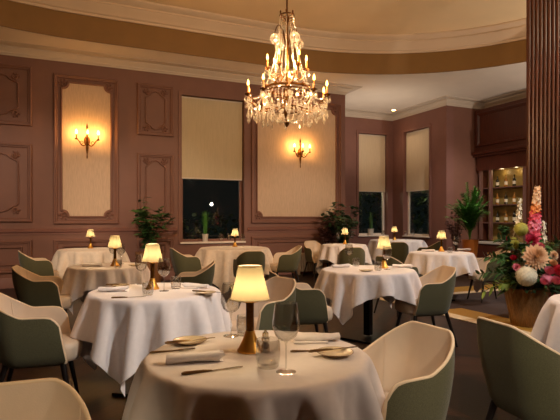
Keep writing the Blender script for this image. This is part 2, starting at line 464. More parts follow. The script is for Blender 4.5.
# ---------------------------------------------------------------- panel mouldings
back_map = lambda u, v, h: (u, BN - h, v)
MOULD = [(0, 0), (0, .035), (.014, .05), (.034, .05), (.044, .028), (.062, .028), (.078, .008), (.095, .008), (.095, 0)]
THIN = [(0, 0), (0, .022), (.009, .034), (.022, .034), (.032, .022), (.032, 0)]
def rect(x0, x1, z0, z1): return [(x0, z0), (x1, z0), (x1, z1), (x0, z1)]
def notched(x0, x1, z0, z1, r, n=8):
    p = []
    for (cx, cz, a0) in ((x0, z0, PI / 2), (x1, z0, PI), (x1, z1, 1.5 * PI), (x0, z1, 0)):
        for i in range(n + 1):
            a = a0 - (PI / 2) * i / n
            p.append((cx + r * math.cos(a), cz + r * math.sin(a)))
    # order: counter-clockwise corners, each arc concave
    return p
def scroll(mb, cx, cz, r, sx, sz, fmap, rad=.012):
    pts = []; rr = []
    for i in range(26):
        t = i / 25; a = -PI * .2 + t * 2.6 * PI; q = r * (1 - .82 * t)
        pts.append(fmap(cx + sx * q * math.cos(a), cz + sz * q * math.sin(a), .024)); rr.append(rad * (1 - .35 * t))
    mb.tube(pts, rr, 6)
    for k in range(3):   # acanthus lobes
        a = PI * (.95 + .28 * k)
        mb.tube([fmap(cx + sx * r * .9 * math.cos(a), cz + sz * r * .9 * math.sin(a), .012), fmap(cx + sx * r * 1.45 * math.cos(a + .25), cz + sz * r * 1.45 * math.sin(a + .25), .018), fmap(cx + sx * r * 1.7 * math.cos(a + .5), cz + sz * r * 1.7 * math.sin(a + .5), .01)], [rad * .8, rad, rad * .3], 6)
trim_no = [5]
def trim_root(loc):
    o = empty('trim_%d' % trim_no[0], loc); trim_no[0] += 1
    o['kind'] = 'structure'; return o

def wainscot(x0, x1, z0, z1, fabric, wall_m):
    r = trim_root((0, 0, 0))
    MB().sweep(rect(x0, x1, z0, z1), MOULD, back_map).build('moulding', wall_m, r, angle=25)
    if fabric:
        e = .155; R = .13
        q = notched(x0 + e, x1 - e, z0 + e, z1 - e, R)
        MB().add([back_map(u, v, .004) for u, v in q], [tuple(range(len(q)))]).build('fabric_panel', M['fabric'], r, smooth=False)
        MB().sweep(q, [(-.034, 0), (-.034, .024), (-.022, .036), (-.006, .036), (.005, .020), (.005, 0)], back_map).build('inner_moulding', wall_m, r, angle=25)
        for sx, cx in ((1, x0 + e), (-1, x1 - e)):
            for sz, cz in ((1, z0 + e), (-1, z1 - e)):
                m2 = MB(); scroll(m2, cx + sx * .035, cz + sz * .035, .062, sx, sz, back_map, .021); m2.build('scroll_ornament', wall_m, r)
    else:
        e = (x1 - x0) * .21 if x1 - x0 < 1.2 else .2
        R = .10; xa, xb, za, zb = x0 + e, x1 - e, z0 + e * .95, z1 - e * .95
        # cartouche: straight sides that bend in with an S at head and foot
        mid = (xa + xb) / 2; w = (xb - xa)
        half = []
        for i in range(9):
            t = i / 8; half.append((mid + w * (.5 - .30 * (3 * t * t - 2 * t ** 3)), zb - .14 + .14 * t))
        rt = [(xb, zb - .16)] + half + [(mid, zb + .035)]
        up = rt + [(2 * mid - u, v) for u, v in rt[::-1][1:]]
        cz = (za + zb) / 2
        pts = up + [(u, 2 * cz - v) for u, v in up[::-1]]
        MB().sweep(pts, THIN, back_map).build('cartouche_moulding', wall_m, r, angle=25)
        for sx in (1, -1):
            for sz in (1, -1):
                m2 = MB(); scroll(m2, mid + sx * (w * .40), (zb - .02 if sz > 0 else za + .02), .05, -sx, -sz, back_map, .018); m2.build('scroll_ornament', wall_m, r)
    return r

def bx(px, py, n=BN):
    x, d = on_back(px, n); return x, zz(py, d)
# left-hand pair, sconce panel, narrow pair, panel right of the window
xr = bx(32, 0)[0]; xl = xr - 1.05
wainscot(xl, xr, bx(32, 126.5)[1], bx(32, 67)[1], False, M['wall'])
wainscot(xl, xr, bx(33, 222)[1], bx(33, 144.5)[1], False, M['wall'])
xa, xb = bx(53.5, 0)[0], bx(118.5, 0)[0]
SZ1 = bx(86, 224)[1]; SZ2 = bx(86, 77)[1]
wainscot(xa, xb, SZ1, SZ2, True, M['wall'])
PX1 = (xa, xb)
xa, xb = bx(137, 0)[0], bx(173.5, 0)[0]
wainscot(xa, xb, bx(155, 136)[1], bx(155, 85)[1], False, M['wall'])
wainscot(xa, xb, bx(155, 224)[1], bx(155, 154)[1], False, M['wall'])
xa, xb = bx(251, 0)[0], bx(341, 0)[0]
wainscot(xa, xb, SZ1, SZ2, True, M['wall'])
PX2 = (xa, xb)
# further panels beyond the left edge of view
wainscot(xl - 1.7, xl - .35, SZ1, SZ2, True, M['wall'])
# dado panels under the rail
for a, b in ((xl - 1.7, xl - .35), (xl, xr), PX1, (bx(137, 0)[0], bx(173.5, 0)[0]), PX2):
    r = trim_root((0, 0, 0))
    MB().sweep(rect(a, b, .28, .90), MOULD, back_map).build('moulding', M['wall'], r, angle=25)
    MB().sweep(rect(a + .16, b - .16, .42, .78), THIN, back_map).build('inner_moulding', M['wall'], r, angle=25)

# ---------------------------------------------------------------- windows and blinds
def window(no, axis, plane, op, blind_z, sill_label, blind_m, lab):
    a0, a1, z0, z1 = op
    if axis == 'x': P = lambda a, dep, z: (a, plane + dep, z)
    else: P = lambda a, dep, z: (plane + dep, a, z)
    root = empty('window_%d' % no, (0, 0, 0)); root['kind'] = 'structure'
    f = MB()
    for (p0, p1, q0, q1) in ((a0, a0 + .06, z0, z1), (a1 - .06, a1, z0, z1), (a0 + .06, a1 - .06, z0, z0 + .06), (a0 + .06, a1 - .06, z1 - .06, z1)):
        f.span(P(p0, .14, q0), P(p1, .20, q1))
    f.build('window_frame', M['wall'] if no == 1 else M['cream_plaster'], root, smooth=False)
    MB().span(P(a0 + .06, .165, z0 + .06), P(a1 - .06, .17, z1 - .06)).build('pane', M['pane'], root, smooth=False)
    MB().span(P(a0 - .03, -.05, z0 - .035), P(a1 + .03, .16, z0 + .002)).build('window_sill', M['cream_plaster'], root, smooth=False, bevel=.006)
    c = MB()   # casing around the opening
    for (p0, p1, q0, q1) in ((a0 - .07, a0, z0 - .03, z1 + .07), (a1, a1 + .07, z0 - .03, z1 + .07), (a0, a1, z1, z1 + .07)):
        c.span(P(p0, -.025, q0), P(p1, .0, q1))
    c.build('casing', M['wall'] if no == 1 else M['wall_dark'], root, smooth=False)
    b = empty('roller_blind', P((a0 + a1) / 2, .09, z1)); tag(b, lab, 'blind', 'roller blinds')
    h = z1 - .02 - blind_z; L = a1 - a0 - .03
    def Q(a, dep, z): return (a, dep, z) if axis == 'x' else (dep, a, z)
    MB().span(Q(-L / 2, -.012, -.02 - h), Q(L / 2, -.009, -.02)).build('blind_fabric', blind_m, b, smooth=False)
    MB().span(Q(-L / 2, -.02, -.045 - h), Q(L / 2, .0, -.015 - h)).build('bottom_bar', M['white'], b, smooth=False, bevel=.004)
    MB().tube([Q(-L / 2, .015, -.035), Q(L / 2, .015, -.035)], .03, 12).build('roller_tube', M['white'], b)
    return root
window(1, 'x', BN, W1, zz(178, 10.95), '', M['blind'], 'wide cream roller blind half drawn over the large window behind the lit tables')
window(2, 'x', AN, W2, zz(191, 15.4), '', M['blind_grey'], 'narrow beige roller blind on the alcove window facing the room, above the small potted cactus')
window(3, 'y', AT1, W3, zz(190, 14.6), '', M['blind_grey'], 'narrow beige roller blind on the side window of the alcove, beside the plain plum wall')

# night garden outside
struct(MB().span((-8, BN + TH + .02, -.2), (18, 22, -.1)).build('ground_outside', M['earth'], smooth=False))
def hedge(name, x0, x1, y0, y1, h, n, label, seed, loc_z=-.1):
    r = random.Random(seed); m = MB()
    for _ in range(n):
        p = (r.uniform(x0, x1), r.uniform(y0, y1), loc_z + h * r.random() ** .8)
        m.leaf(p, (r.uniform(-1, 1), r.uniform(-1, 1), r.uniform(-.3, 1)), r.uniform(.12, .3), r.uniform(.05, .12), .3)
    o = m.build(name, M['hedge'], angle=0); tag(o, label, 'hedge', None, 'stuff'); return o
hedge('hedge', 1.6, 5.0, 12.3, 13.3, 1.5, 900, 'dark garden hedge outside the large window behind the railing', 3)
hedge('hedge', 7.0, 11.4, 14.2, 15.2, 2.6, 900, 'dark leafy bushes seen through the alcove window that faces the room', 4)
hedge('hedge', 10.5, 11.4, 11.3, 13.9, 2.4, 700, 'dark leafy bushes seen through the alcove side window', 5)
rl = empty('railing', (3.2, 11.55, -.1)); tag(rl, 'dark iron balustrade in the night garden outside the large window', 'railing')
MB().span((-1.6, -.02, .98), (1.6, .02, 1.02)).build('top_rail', M['iron'], rl, smooth=False)
for i in range(17):
    MB().tube([(-1.55 + i * .19375, 0, 0), (-1.55 + i * .19375, 0, .99)], .015, 6).build('baluster', M['iron'], rl)

# ---------------------------------------------------------------- right side: fluted pillar and back bar
PT, PN = 6.04, 5.03
mb = MB(); mb.span((PT + .02, PN - .62, 0), (PT + .62, PN, HU))
for i in range(9):
    yc = PN - .06 - i * .0625
    mb.lathe([(.026, 0.16), (.026, HU)], (PT + .02, yc, 0), 10)
for i in range(9):
    mb.lathe([(.026, 0.16), (.026, HU)], (PT + .085 + i * .0625, PN - .62, 0), 10)
mb.span((PT - .02, PN - .66, 0), (PT + .64, PN + .012, .16))
struct(mb.build('pillar', M['dark_wood'], smooth=True, angle=30))

cb = empty('display_cabinet', (BT, 9.45, 0)); tag(cb, 'tall dark panelled display cabinet with lit bottle shelves on the far right wall', 'cabinet')
def CB(x, y, z): return (x, y, z)
for ya in (-1.02, .90):
    MB().span((-.30, ya, .70), (-.002, ya + .08, 3.1)).build('side_panel', M['dark_wood'], cb, smooth=False, bevel=.004)
for yy in (-.90, .86, .52, -.56):
    m2 = MB(); m2.span((-.36, yy - .045, .74), (-.30, yy + .045, 2.62))
    for k in (-.02, .0, .02): m2.tube([(-.362, yy + k, .85), (-.362, yy + k, 2.55)], .008, 6)
    m2.build('pilaster', M['panel_wood'], cb, smooth=True, angle=30)
MB().span((-.36, -1.04, 2.62), (-.002, 1.0, 3.0)).build('frieze', M['dark_wood'], cb, smooth=False, bevel=.006)
m2 = MB(); m2.span((-.44, -1.1, 3.0), (-.002, 1.05, 3.06)); m2.span((-.50, -1.13, 3.06), (-.002, 1.05, 3.14)); m2.span((-.40, -1.06, 3.14), (-.002, 1.02, 4.30))
m2.build('entablature', M['dark_wood'], cb, smooth=False, bevel=.01)
m2 = MB(); m2.sweep([(-.98, 3.28), (.92, 3.28), (.92, 4.2), (-.98, 4.2)], MOULD, lambda u, v, h: (-.40 - h, u, v)); m2.build('top_panel_moulding', M['dark_wood'], cb, angle=25)
MB().span((-.03, -.94, .70), (-.002, .90, 2.62)).build('back_panel', M['back_panel'], cb, smooth=False)
for k, zz_ in enumerate((1.18, 1.66, 2.12)):
    MB().span((-.29, -.94, zz_), (-.03, .90, zz_ + .03)).build('shelf', M['panel_wood'], cb, smooth=False, bevel=.003)
lamp_light('cabinet_light', (BT - .16, 9.3, 2.56), .6, (1, .75, .4), .05)
lamp_light('cabinet_light', (BT - .16, 9.75, 2.56), .6, (1, .75, .4), .05)

sb = empty('sideboard', (BT - .32, 9.35, 0)); tag(sb, 'low dark wooden sideboard with a pale top edge under the bottle shelves', 'sideboard')
MB().span((-.28, -1.2, .06), (.31, 1.1, .64)).build('carcass', M['dark_wood'], sb, smooth=False, bevel=.006)
MB().span((-.33, -1.23, .64), (.31, 1.12, .69)).build('worktop', M['white'], sb, smooth=False, bevel=.006)
MB().span((-.24, -1.15, .0), (.28, 1.05, .06)).build('plinth', M['leg'], sb, smooth=False)
for k in range(4):
    y_ = -1.15 + k * .56
    dd = MB().span((-.30, y_, .12), (-.28, y_ + .52, .60)).build('door', M['dark_wood'], sb, smooth=False, bevel=.004)
    MB().sphere((-.315, y_ + .46, .4), .018).build('knob', M['brass'], dd)

def bottle(name_m, h, r):
    o = empty('bottle', (0, 0, 0))
    MB().lathe([(0, 0), (r, 0), (r, h * .58), (r * .9, h * .66), (r * .36, h * .76), (r * .34, h * .95), (r * .42, h * .95), (r * .42, h), (0, h)], n=14).build('glass_body', M[name_m], o)
    MB().shell([(r * 1.02, h * .18), (r * 1.02, h * .46)], n=14).build('paper_label', M['porcelain'], o)
    return o
bl = [(9.98, 1.21, 'bottle', .30, 'topmost'), ]
shelf_names = {1.21: 'lowest shelf', 1.69: 'middle shelf', 2.15: 'top shelf'}
bi = 0
place_words = {9.90: 'left end', 9.62: 'centre left', 9.36: 'centre right'}
for z_, sname in shelf_names.items():
    for k, (y_, w_) in enumerate(place_words.items()):
        dark = (k + bi) % 2 == 0
        kind = 'bottle' if dark else 'bottle_amber'
        place(kind + '_p', (lambda kind=kind: bottle(kind, .30, .042)), (BT - .16, y_, z_), 0,
              ('dark' if dark else 'amber') + ' glass bottle with pale label on the %s of the display cabinet, %s' % (sname, w_), 'bottle', 'bottles on the cabinet shelves')
    bi += 1

# ---------------------------------------------------------------- rug with cream and mustard bands
rg = empty('rug', (6.2, 5.6, 0)); tag(rg, 'dark rug with cream and mustard bands under the tables at right', 'rug')
RX0, RX1, RY0, RY1 = 4.74, 8.4, 3.9, 8.9
def rl_(x0, x1, y0, y1, h): return MB().span((x0 - 6.2, y0 - 5.6, 0), (x1 - 6.2, y1 - 5.6, h))
rl_(RX0, RX1, RY0, RY1, .006).build('pile', M['carpet_dark'], rg, smooth=False)
for (a, b, c, d, m_) in ((RX0, RX0 + .20, RY0, RY1, 'carpet_cream'), (RX0 + .2, RX0 + .62, RY0, 5.55, 'carpet_gold'),
                         (RX0 + .2, RX1, 6.62, 6.80, 'carpet_cream'), (RX0 + .2, RX1, 6.80, 7.3, 'carpet_gold'),
                         (RX0 + .62, RX1, RY0, RY0 + .2, 'carpet_cream')):
    rl_(a, b, c, d, .009).build('woven_band', M[m_], rg, smooth=False)

# ---------------------------------------------------------------- tub chair
def chair_path():
    """plan of the shell at arm height, from the front of one arm round the back to the other; u in -1..1"""
    W, B, r = .248, -.255, .145
    pts = []
    fx = .17
    L1 = fx - (B + r); arc = r * PI / 2; L2 = 2 * (W - r)
    tot = 2 * L1 + 2 * arc + L2
    N = 56
    for i in range(N + 1):
        s = tot * i / N
        if s <= L1: p = (fx - s, W); nn = (0, 1)
        elif s <= L1 + arc:
            a = PI / 2 + (s - L1) / r; p = (B + r + r * math.cos(a), W - r + r * math.sin(a)); nn = (math.cos(a), math.sin(a))
        elif s <= L1 + arc + L2: p = (B, W - r - (s - L1 - arc)); nn = (-1, 0)
        elif s <= L1 + 2 * arc + L2:
            a = PI + (s - L1 - arc - L2) / r; p = (B + r + r * math.cos(a), -(W - r) + r * math.sin(a)); nn = (math.cos(a), math.sin(a))
        else: p = (B + r + (s - L1 - 2 * arc - L2), -W); nn = (0, -1)
        pts.append((p, nn, s, tot))
    return pts, L1, arc, L2
def smooth01(t): t = max(0, min(1, t)); return t * t * (3 - 2 * t)
def make_chair():
    root = empty('dining_chair', (0, 0, 0))
    pts, L1, arc, L2 = chair_path()
    def top(s, tot):
        q = min(s, tot - s)
        h = .640 + .012 * smooth01(q / .1) if q < .1 else .652
        t = max(0, min(1, (q - (L1 - .05)) / (arc + .03)))
        h += .142 * (.45 * t + .55 * smooth01(t))
        if q < .05: h -= .05 * (1 - q / .05) ** 2
        return h
    zb = .335
    def P(p, nn, z, s, tot, off):
        zt = .655
        k = (z - zb) / (zt - zb)
        sc = .86 + .14 * min(k, 1.0) ** .8
        x, y = p
        q = min(s, tot - s)
        x = x * (1 if x > 0 else sc) + (.0 if x < 0 else (1 - min(k, 1)) * .06 * max(0, x) / .17)
        y = y * sc
        back = max(0.0, -nn[0])
        x -= back * .055 * max(0, k - .3) * .9
        return (x + nn[0] * off, y + nn[1] * off, z)
    NV = 10
    out = MB(); inn = MB(); rim = []; n = len(pts)
    ov = []; iv = []
    for (p, nn, s, tot) in pts:
        zt = top(s, tot)
        rowo = []; rowi = []
        for j in range(NV + 1):
            t = j / NV; z = zb + (zt - zb) * t
            belly = .012 * math.sin(PI * t)
            o = P(p, nn, z, s, tot, belly)
            if j == 0: o = (o[0] * .93, o[1] * .93, z + .0)
            rowo.append(o)
            th = .045 - .030 * t
            rowi.append(P(p, nn, z, s, tot, -th))
        ov.append(rowo); iv.append(rowi)
        a, b = rowo[-1], rowi[-1]
        rim.append(((a[0] + b[0]) / 2, (a[1] + b[1]) / 2, zt - .002))
    for rows, m_ in ((ov, out), (iv, inn)):
        vs = [v for r_ in rows for v in r_]; k = NV + 1
        m_.add(vs, [(i * k + j, (i + 1) * k + j, (i + 1) * k + j + 1, i * k + j + 1) for i in range(n - 1) for j in range(NV)])
    # outer shell: close the bottom
    k0 = [r_[0] for r_ in ov]
    bot = [(x * .8, y * .8, zb - .02) for x, y, z in k0]
    o = len(out.v); out.v += k0 + bot
    out.f += [(o + i, o + i + 1, o + n + i + 1, o + n + i) for i in range(n - 1)]
    out.f.append(tuple(o + n + i for i in range(n)))
    out.build('outer_shell', M['green'], root, angle=50)
    inn.build('inner_back', M['leather'], root, angle=50)
    # rolled edge: along the arm fronts, over the top rim
    edge = []
    for side in (0, -1):
        col = [tuple((a + b) / 2 for a, b in zip(ov[side][j], iv[side][j])) for j in range(NV)]
        edge.append(col)
    path = edge[0] + rim + edge[1][::-1]
    pv = MB()
    # flattened welt wide enough to bridge the two skins
    wv = []; m = len(path)
    seq = [(ov[0][j], iv[0][j]) for j in range(NV)] + [(ov[i][-1], iv[i][-1]) for i in range(n)] + [(ov[-1][j], iv[-1][j]) for j in range(NV - 1, -1, -1)]
    ring = 8
    for i, (a, b) in enumerate(seq):
        A, B_ = Vector(a), Vector(b); c = (A + B_) / 2; w = (A - B_) / 2
        pa = Vector(seq[max(0, i - 1)][0]) + Vector(seq[max(0, i - 1)][1]); nb = Vector(seq[min(m - 1, i + 1)][0]) + Vector(seq[min(m - 1, i + 1)][1])
        t = (nb - pa).normalized(); up = w.cross(t); up.normalize()
        wl = w.length + .001; w.normalize()
        for q in range(ring):
            an = 2 * PI * q / ring
            wv.append(c + w * wl * math.cos(an) + up * .008 * math.sin(an))
    pv.add(wv, [(i * ring + q, i * ring + (q + 1) % ring, (i + 1) * ring + (q + 1) % ring, (i + 1) * ring + q) for i in range(m - 1) for q in range(ring)] + [tuple(range(ring)), tuple((m - 1) * ring + q for q in range(ring))])
    pv.build('piping', M['piping'], root, angle=60)
    # crease seams where the back pad meets the arm pads
    for sgn in (0, 1):
        idx = [i for i, (p, nn, s, tot) in enumerate(pts) if s > L1 + arc * .35][0] if sgn == 0 else [i for i, (p, nn, s, tot) in enumerate(pts) if s > pts[0][3] - L1 - arc * .35][0]
        sp = []
        for j in range(2, NV + 1):
            sp.append(iv[idx][j])
        MB().tube(sp, .004, 6).build('seam', M['leather'], root)
    # seat cushion: D-shaped pad, rounded front
    s = MB(); sec = []
    plan = []
    for i in range(40):
        a = 2 * PI * i / 40
        c_, s_ = math.cos(a), math.sin(a)
        e = .42
        x = .05 + .265 * math.copysign(abs(c_) ** e, c_); y = .204 * math.copysign(abs(s_) ** e, s_)
        if x > .1: y *= 1 - .10 * (x - .1) / .2
        plan.append((x, y))
    prof = [(.84, .335), (.97, .345), (1.0, .375), (1.0, .425), (.965, .452), (.90, .464), (.6, .472), (.0, .475)]
    k = len(prof); vs = []
    for (x, y) in plan:
        for f_, z in prof: vs.append((.05 + (x - .05) * f_, y * f_, z))
    fs = [(i * k + q, ((i + 1) % 40) * k + q, ((i + 1) % 40) * k + q + 1, i * k + q + 1) for i in range(40) for q in range(k - 1)]
    fs.append(tuple(i * k for i in range(40)))
    s.add(vs, fs).build('seat', M['leather'], root, angle=60)
    for sx, sy in ((1, 1), (1, -1), (-1, 1), (-1, -1)):
        tx, ty = (.20, .17) if sx > 0 else (-.17, .16)
        bx_, by_ = (.265, .225) if sx > 0 else (-.27, .215)
        MB().tube([(tx if sx > 0 else tx, sy * ty, .345), (bx_, sy * by_, 0)], [.022, .012], 10).build('leg', M['leg'], root)
    return root

def floor_z(x, y): return .0095 if (4.5 < x < 8.6 and 3.7 < y < 9.1) else 0.0
CHAIRS = [  # X, d, facing (right, ahead), label
    (-1.68, 3.45, (1, .30), 'green tub chair with cream seat on the left, facing the second nearest table'),
    (-2.555, 5.40, (1, .30), 'green tub chair on the left, second one back along the left edge'),
    (-3.86, 8.0, (1, .6), 'dark tub chair furthest back on the left, by the table under the left wall light'),
    (-.72, 1.27, (.35, -.94), 'cream inside of a tub chair cut off by the bottom left corner'),
    (.46, 2.22, (-.88, -.47), 'cream and olive tub chair pulled up to the nearest table on its right'),
    (1.325, 2.53, (.95, .28), 'olive tub chair at bottom right seen from behind, next to the flower urn'),
    (-.17, 4.08, (-.74, -.67), 'tub chair with round cream inner back directly behind the nearest lamp'),
    (.20, 4.80, (1, .22), 'dark green tub chair facing the middle table from its left'),
    (1.51, 5.22, (-.97, -.22), 'cream and green tub chair on the right of the middle table'),
    (3.30, 7.9, (-1, -.15), 'pale tub chair behind the flower urn leaves, at the table beside the urn'),
    (1.62, 6.9, (.78, .62), 'dark green tub chair just behind the middle table, turned to the table beside the urn'),
    (2.55, 10.9, (.12, 1), 'dark round-backed chair facing the far alcove table'),
    (3.36, 11.3, (-.7, .6), 'small far chair between the alcove table and the lamp of the table beside the urn'),
    (.10, 9.35, (-.95, -.22), 'brown-lit tub chair on the right of the window table'),
    (-.50, 8.1, (-.3, .95), 'dark green tub chair seen from behind in front of the window table'),
    (-1.62, 8.75, (.92, .4), 'dark tub chair on the left of the window table, under the sill'),
    (-1.05, 5.85, (-1, -.12), 'tub chair with tan inside facing left, behind the second nearest table'),
    (.82, 11.2, (.45, -.9), 'small cream-backed chair against the wall, left of the table by the tall leafy plant'),
    (1.28, 9.0, (0, 1), 'dark chair seen from behind, facing the table by the tall leafy plant'),
]
for (X, d, f, lab) in CHAIRS:
    x, y = room(X, d)
    place('chair', make_chair, (x, y, floor_z(x, y)), face_angle(*f), lab, 'chair', 'tub dining chairs', (.93, .93, 1.0))

# ---------------------------------------------------------------- table cloths: a small cloth solver
def drape(R, S, N=71, seed=1, steps=260, kick=.03):
    """square linen sheet of side S settling over a round top of radius R (position based solver)"""
    rs = np.random.RandomState(seed)
    g = (np.arange(N) / (N - 1) - .5) * S; h = S / (N - 1)
    X, Y = np.meshgrid(g, g, indexing='ij')
    TOP = .752
    p = np.stack([X, Y, np.full_like(X, TOP + .002)], -1)
    ang = np.arctan2(Y, X); rad = np.hypot(X, Y); out = rad > R
    ph = rs.uniform(0, 6.28, 6)
    amp = rs.uniform(.5, 1.0, 5)
    bumpf = sum(amp[i] * np.cos(k * ang + ph[i]) for i, k in enumerate((4, 5, 7, 8, 9)))
    dirs = np.stack([np.cos(ang), np.sin(ang), np.zeros_like(ang)], -1)
    anchor = np.stack([R * np.cos(ang), R * np.sin(ang), np.full_like(ang, TOP)], -1)
    reach = np.maximum(rad - R, 0) * 1.012 + .004
    v = np.zeros_like(p)
    dt = 1 / 60
    W_ = out[..., None].astype(float)
    def relax(q, di, dj, k, bend=False):
        L = h * math.hypot(di, dj)
        for par in (0, 1):
            if di:
                st = abs(di)
                for ph_ in range(st):
                    s0 = par * st + ph_
                    ia = slice(s0, N - st, 2 * st); ib = slice(s0 + st, N, 2 * st)
                    if dj >= 0: ja, jb = slice(0, N - dj), slice(dj, N)
                    else: ja, jb = slice(-dj, N), slice(0, N + dj)
                    A, B = q[ia, ja], q[ib, jb]
                    m_ = min(A.shape[0], B.shape[0]); A, B = A[:m_], B[:m_]
                    wa, wb = (W_[ia, ja][:m_] * W_[ib, jb][:m_], 0) if bend else (1.0, 0)
                    d = B - A; ln = np.sqrt((d * d).sum(-1, keepdims=True)) + 1e-9
                    c = d * (.5 * k * (1 - L / ln)) * wa; A += c; B -= c
            else:
                st = abs(dj)
                for ph_ in range(st):
                    s0 = par * st + ph_
                    A, B = q[:, s0:N - st:2 * st], q[:, s0 + st::2 * st]
                    m_ = min(A.shape[1], B.shape[1]); A, B = A[:, :m_], B[:, :m_]
                    wa = W_[:, s0:N - st:2 * st][:, :m_] * W_[:, s0 + st::2 * st][:, :m_] if bend else 1.0
                    d = B - A; ln = np.sqrt((d * d).sum(-1, keepdims=True)) + 1e-9
                    c = d * (.5 * k * (1 - L / ln)) * wa; A += c; B -= c
    for st in range(steps):
        v[..., 2] -= 9.81 * dt
        if st < 70: v += dirs * ((bumpf * kick + kick * 1.2) * out * (rad - R) / .3)[..., None]
        v *= .97 if st < steps - 60 else .88
        q = p + v * dt
        for it in range(9):
            relax(q, 1, 0, 1); relax(q, 0, 1, 1); relax(q, 1, 1, .6); relax(q, 1, -1, .6)
            if it % 3 == 0: relax(q, 2, 0, .25, True); relax(q, 0, 2, .25, True); relax(q, 5, 0, .3, True); relax(q, 0, 5, .3, True)
            d = q - anchor; ln = np.sqrt((d * d).sum(-1)) + 1e-9
            sc = np.where(out & (ln > reach), reach / ln, 1.0)[..., None]
            q[:] = np.where(out[..., None], anchor + d * sc, q)
            r = np.hypot(q[..., 0], q[..., 1])
            on = (r <= R) & (q[..., 2] < TOP)
            edge = on & (q[..., 2] < TOP - .02)
            k_ = np.where(edge, (R + .006) / np.maximum(r, 1e-6), 1.0)
            q[..., 0] *= k_; q[..., 1] *= k_
            q[..., 2] = np.where(on & ~edge, TOP, q[..., 2])
            q[..., 2] = np.maximum(q[..., 2], .006)
        v = (q - p) / dt
        v[rad < R - .01] *= .2
        p = q
    flat = np.hypot(p[..., 0], p[..., 1]) < R - .02
    p[..., 2] = np.where(flat, TOP, p[..., 2])
    return p
def cloth_build(key, R):
    p = CLOTH[key]; s_ = R / key[0]
    N = p.shape[0]; m = MB()
    m.v = [(float(t[0]) * s_, float(t[1]) * s_, float(t[2])) for t in p.reshape(-1, 3)]
    m.f = [(i * N + j, (i + 1) * N + j, (i + 1) * N + j + 1, i * N + j + 1) for i in range(N - 1) for j in range(N - 1)]
    return m
CLOTH = {}
def cloth_mesh(key, R):
    if key not in CLOTH: CLOTH[key] = drape(*key[:2], seed=key[2])
    return cloth_build(key, R)

def table(X, d, R, S, seed, rot, linen, tl, cl):
    x, y = room(X, d)
    t = empty('dining_table', (x, y, floor_z(x, y) * .6), rot + .3); tag(t, tl, 'table', 'round dining tables')
    MB().lathe([(0, .70), (R - .05, .70), (R - .03, .71), (R - .03, .735), (R - .04, .744), (0, .744)], n=48).build('tabletop', M['dark_wood'], t)
    MB().box((0, 0, .37), (.075, .075, .66)).build('column', M['black_metal'], t, smooth=False, bevel=.004)
    MB().box((0, 0, .012), (R * .95, R * .95, .024)).build('base_plate', M['black_metal'], t, smooth=False, bevel=.004)
    o = cloth_mesh(seed, R).build('tablecloth', M[linen], None, angle=0, solid=.003, sub=1)
    o.location = (x, y, 0); o.rotation_euler = (0, 0, rot - YAW)
    tag(o, cl, 'tablecloth', 'white tablecloths')
KA, KB, KC, KD = (.5, 1.60, 1), (.5, 1.62, 2), (.5, 1.44, 3), (.6, 2.1, 4)
TABLES = {
    'front': (-.092, 2.03, .447, 0, KB, .55, 'linen', 'the nearest table'),
    'left': (-.96, 3.84, .485, 0, KA, .62, 'linen', 'the second nearest table'),
    'middle': (.96, 5.45, .50, 0, KC, .15, 'linen', 'the middle table'),
    'urn': (2.64, 8.2, .50, 0, KA, 2.0, 'linen', 'the table beside the flower urn'),
    'leftback': (-2.03, 5.9, .44, 0, KC, 1.7, 'linen', 'the table just behind the second nearest'),
    'wall': (-3.44, 9.1, .56, 0, KD, .7, 'linen_sheer', 'the table under the left wall light'),
    'window': (-.88, 9.6, .65, 0, KD, 2.2, 'linen_sheer', 'the window table'),
    'plant': (1.38, 10.75, .47, 0, KB, 2.2, 'linen', 'the table by the tall leafy plant'),
    'alcove': (3.05, 13.1, .68, 0, KD, .3, 'linen', 'the far alcove table'),
    'edge': (2.34, 3.25, .52, 0, KB, 1.4, 'linen', 'the table cut off by the right edge'),
}
for k, (X, d, R, S, seed, rot, linen, ph) in TABLES.items():
    table(X, d, R, S, seed, rot, linen, 'round pedestal table under a cloth, ' + ph, 'white linen cloth draped over ' + ph)
TZ = .7545

# ---------------------------------------------------------------- table lamps and tableware
def make_lamp():
    r = empty('table_lamp', (0, 0, 0))
    MB().lathe([(0, 0), (.052, 0), (.053, .006), (.046, .016), (.032, .045), (.021, .075), (.019, .085), (0, .085)], n=28).build('base', M['brass'], r)
    MB().lathe([(.0165, .083), (.0165, .205), (.02, .207), (.02, .214), (0, .214)], n=18).build('stem', M['antique'], r)
    MB().lathe([(0, .205), (.038, .205), (.038, .222), (.03, .226), (0, .226)], n=22).build('collar', M['brass'], r)
    npl = 72
    w = lambda i: 1 + (.012 if i % 2 else -.012)
    sh = MB().shell([(.080, .215), (.0795, .218), (.064, .276), (.052, .334), (.049, .349), (.0485, .352)], n=npl, wave=w)
    so = sh.build('lamp_shade', M['shade'], r, angle=0)
    for rr_, hh_ in ((.0808, .2165), (.0488, .351)):
        MB().tube([(rr_ * math.cos(2 * PI * i / 36), rr_ * math.sin(2 * PI * i / 36), hh_) for i in range(36)], .0022, 6, closed=True).build('trim_ring', M['piping'], so)
    MB().sphere((0, 0, .262), .02, 12, 1.3).build('bulb', M['lamp_bulb'], r)
    lamp_light('lamp_glow', (0, 0, .262), LAMP_W, (1.0, .78, .48), .022, r)
    return r
LAMP_W = 2.3
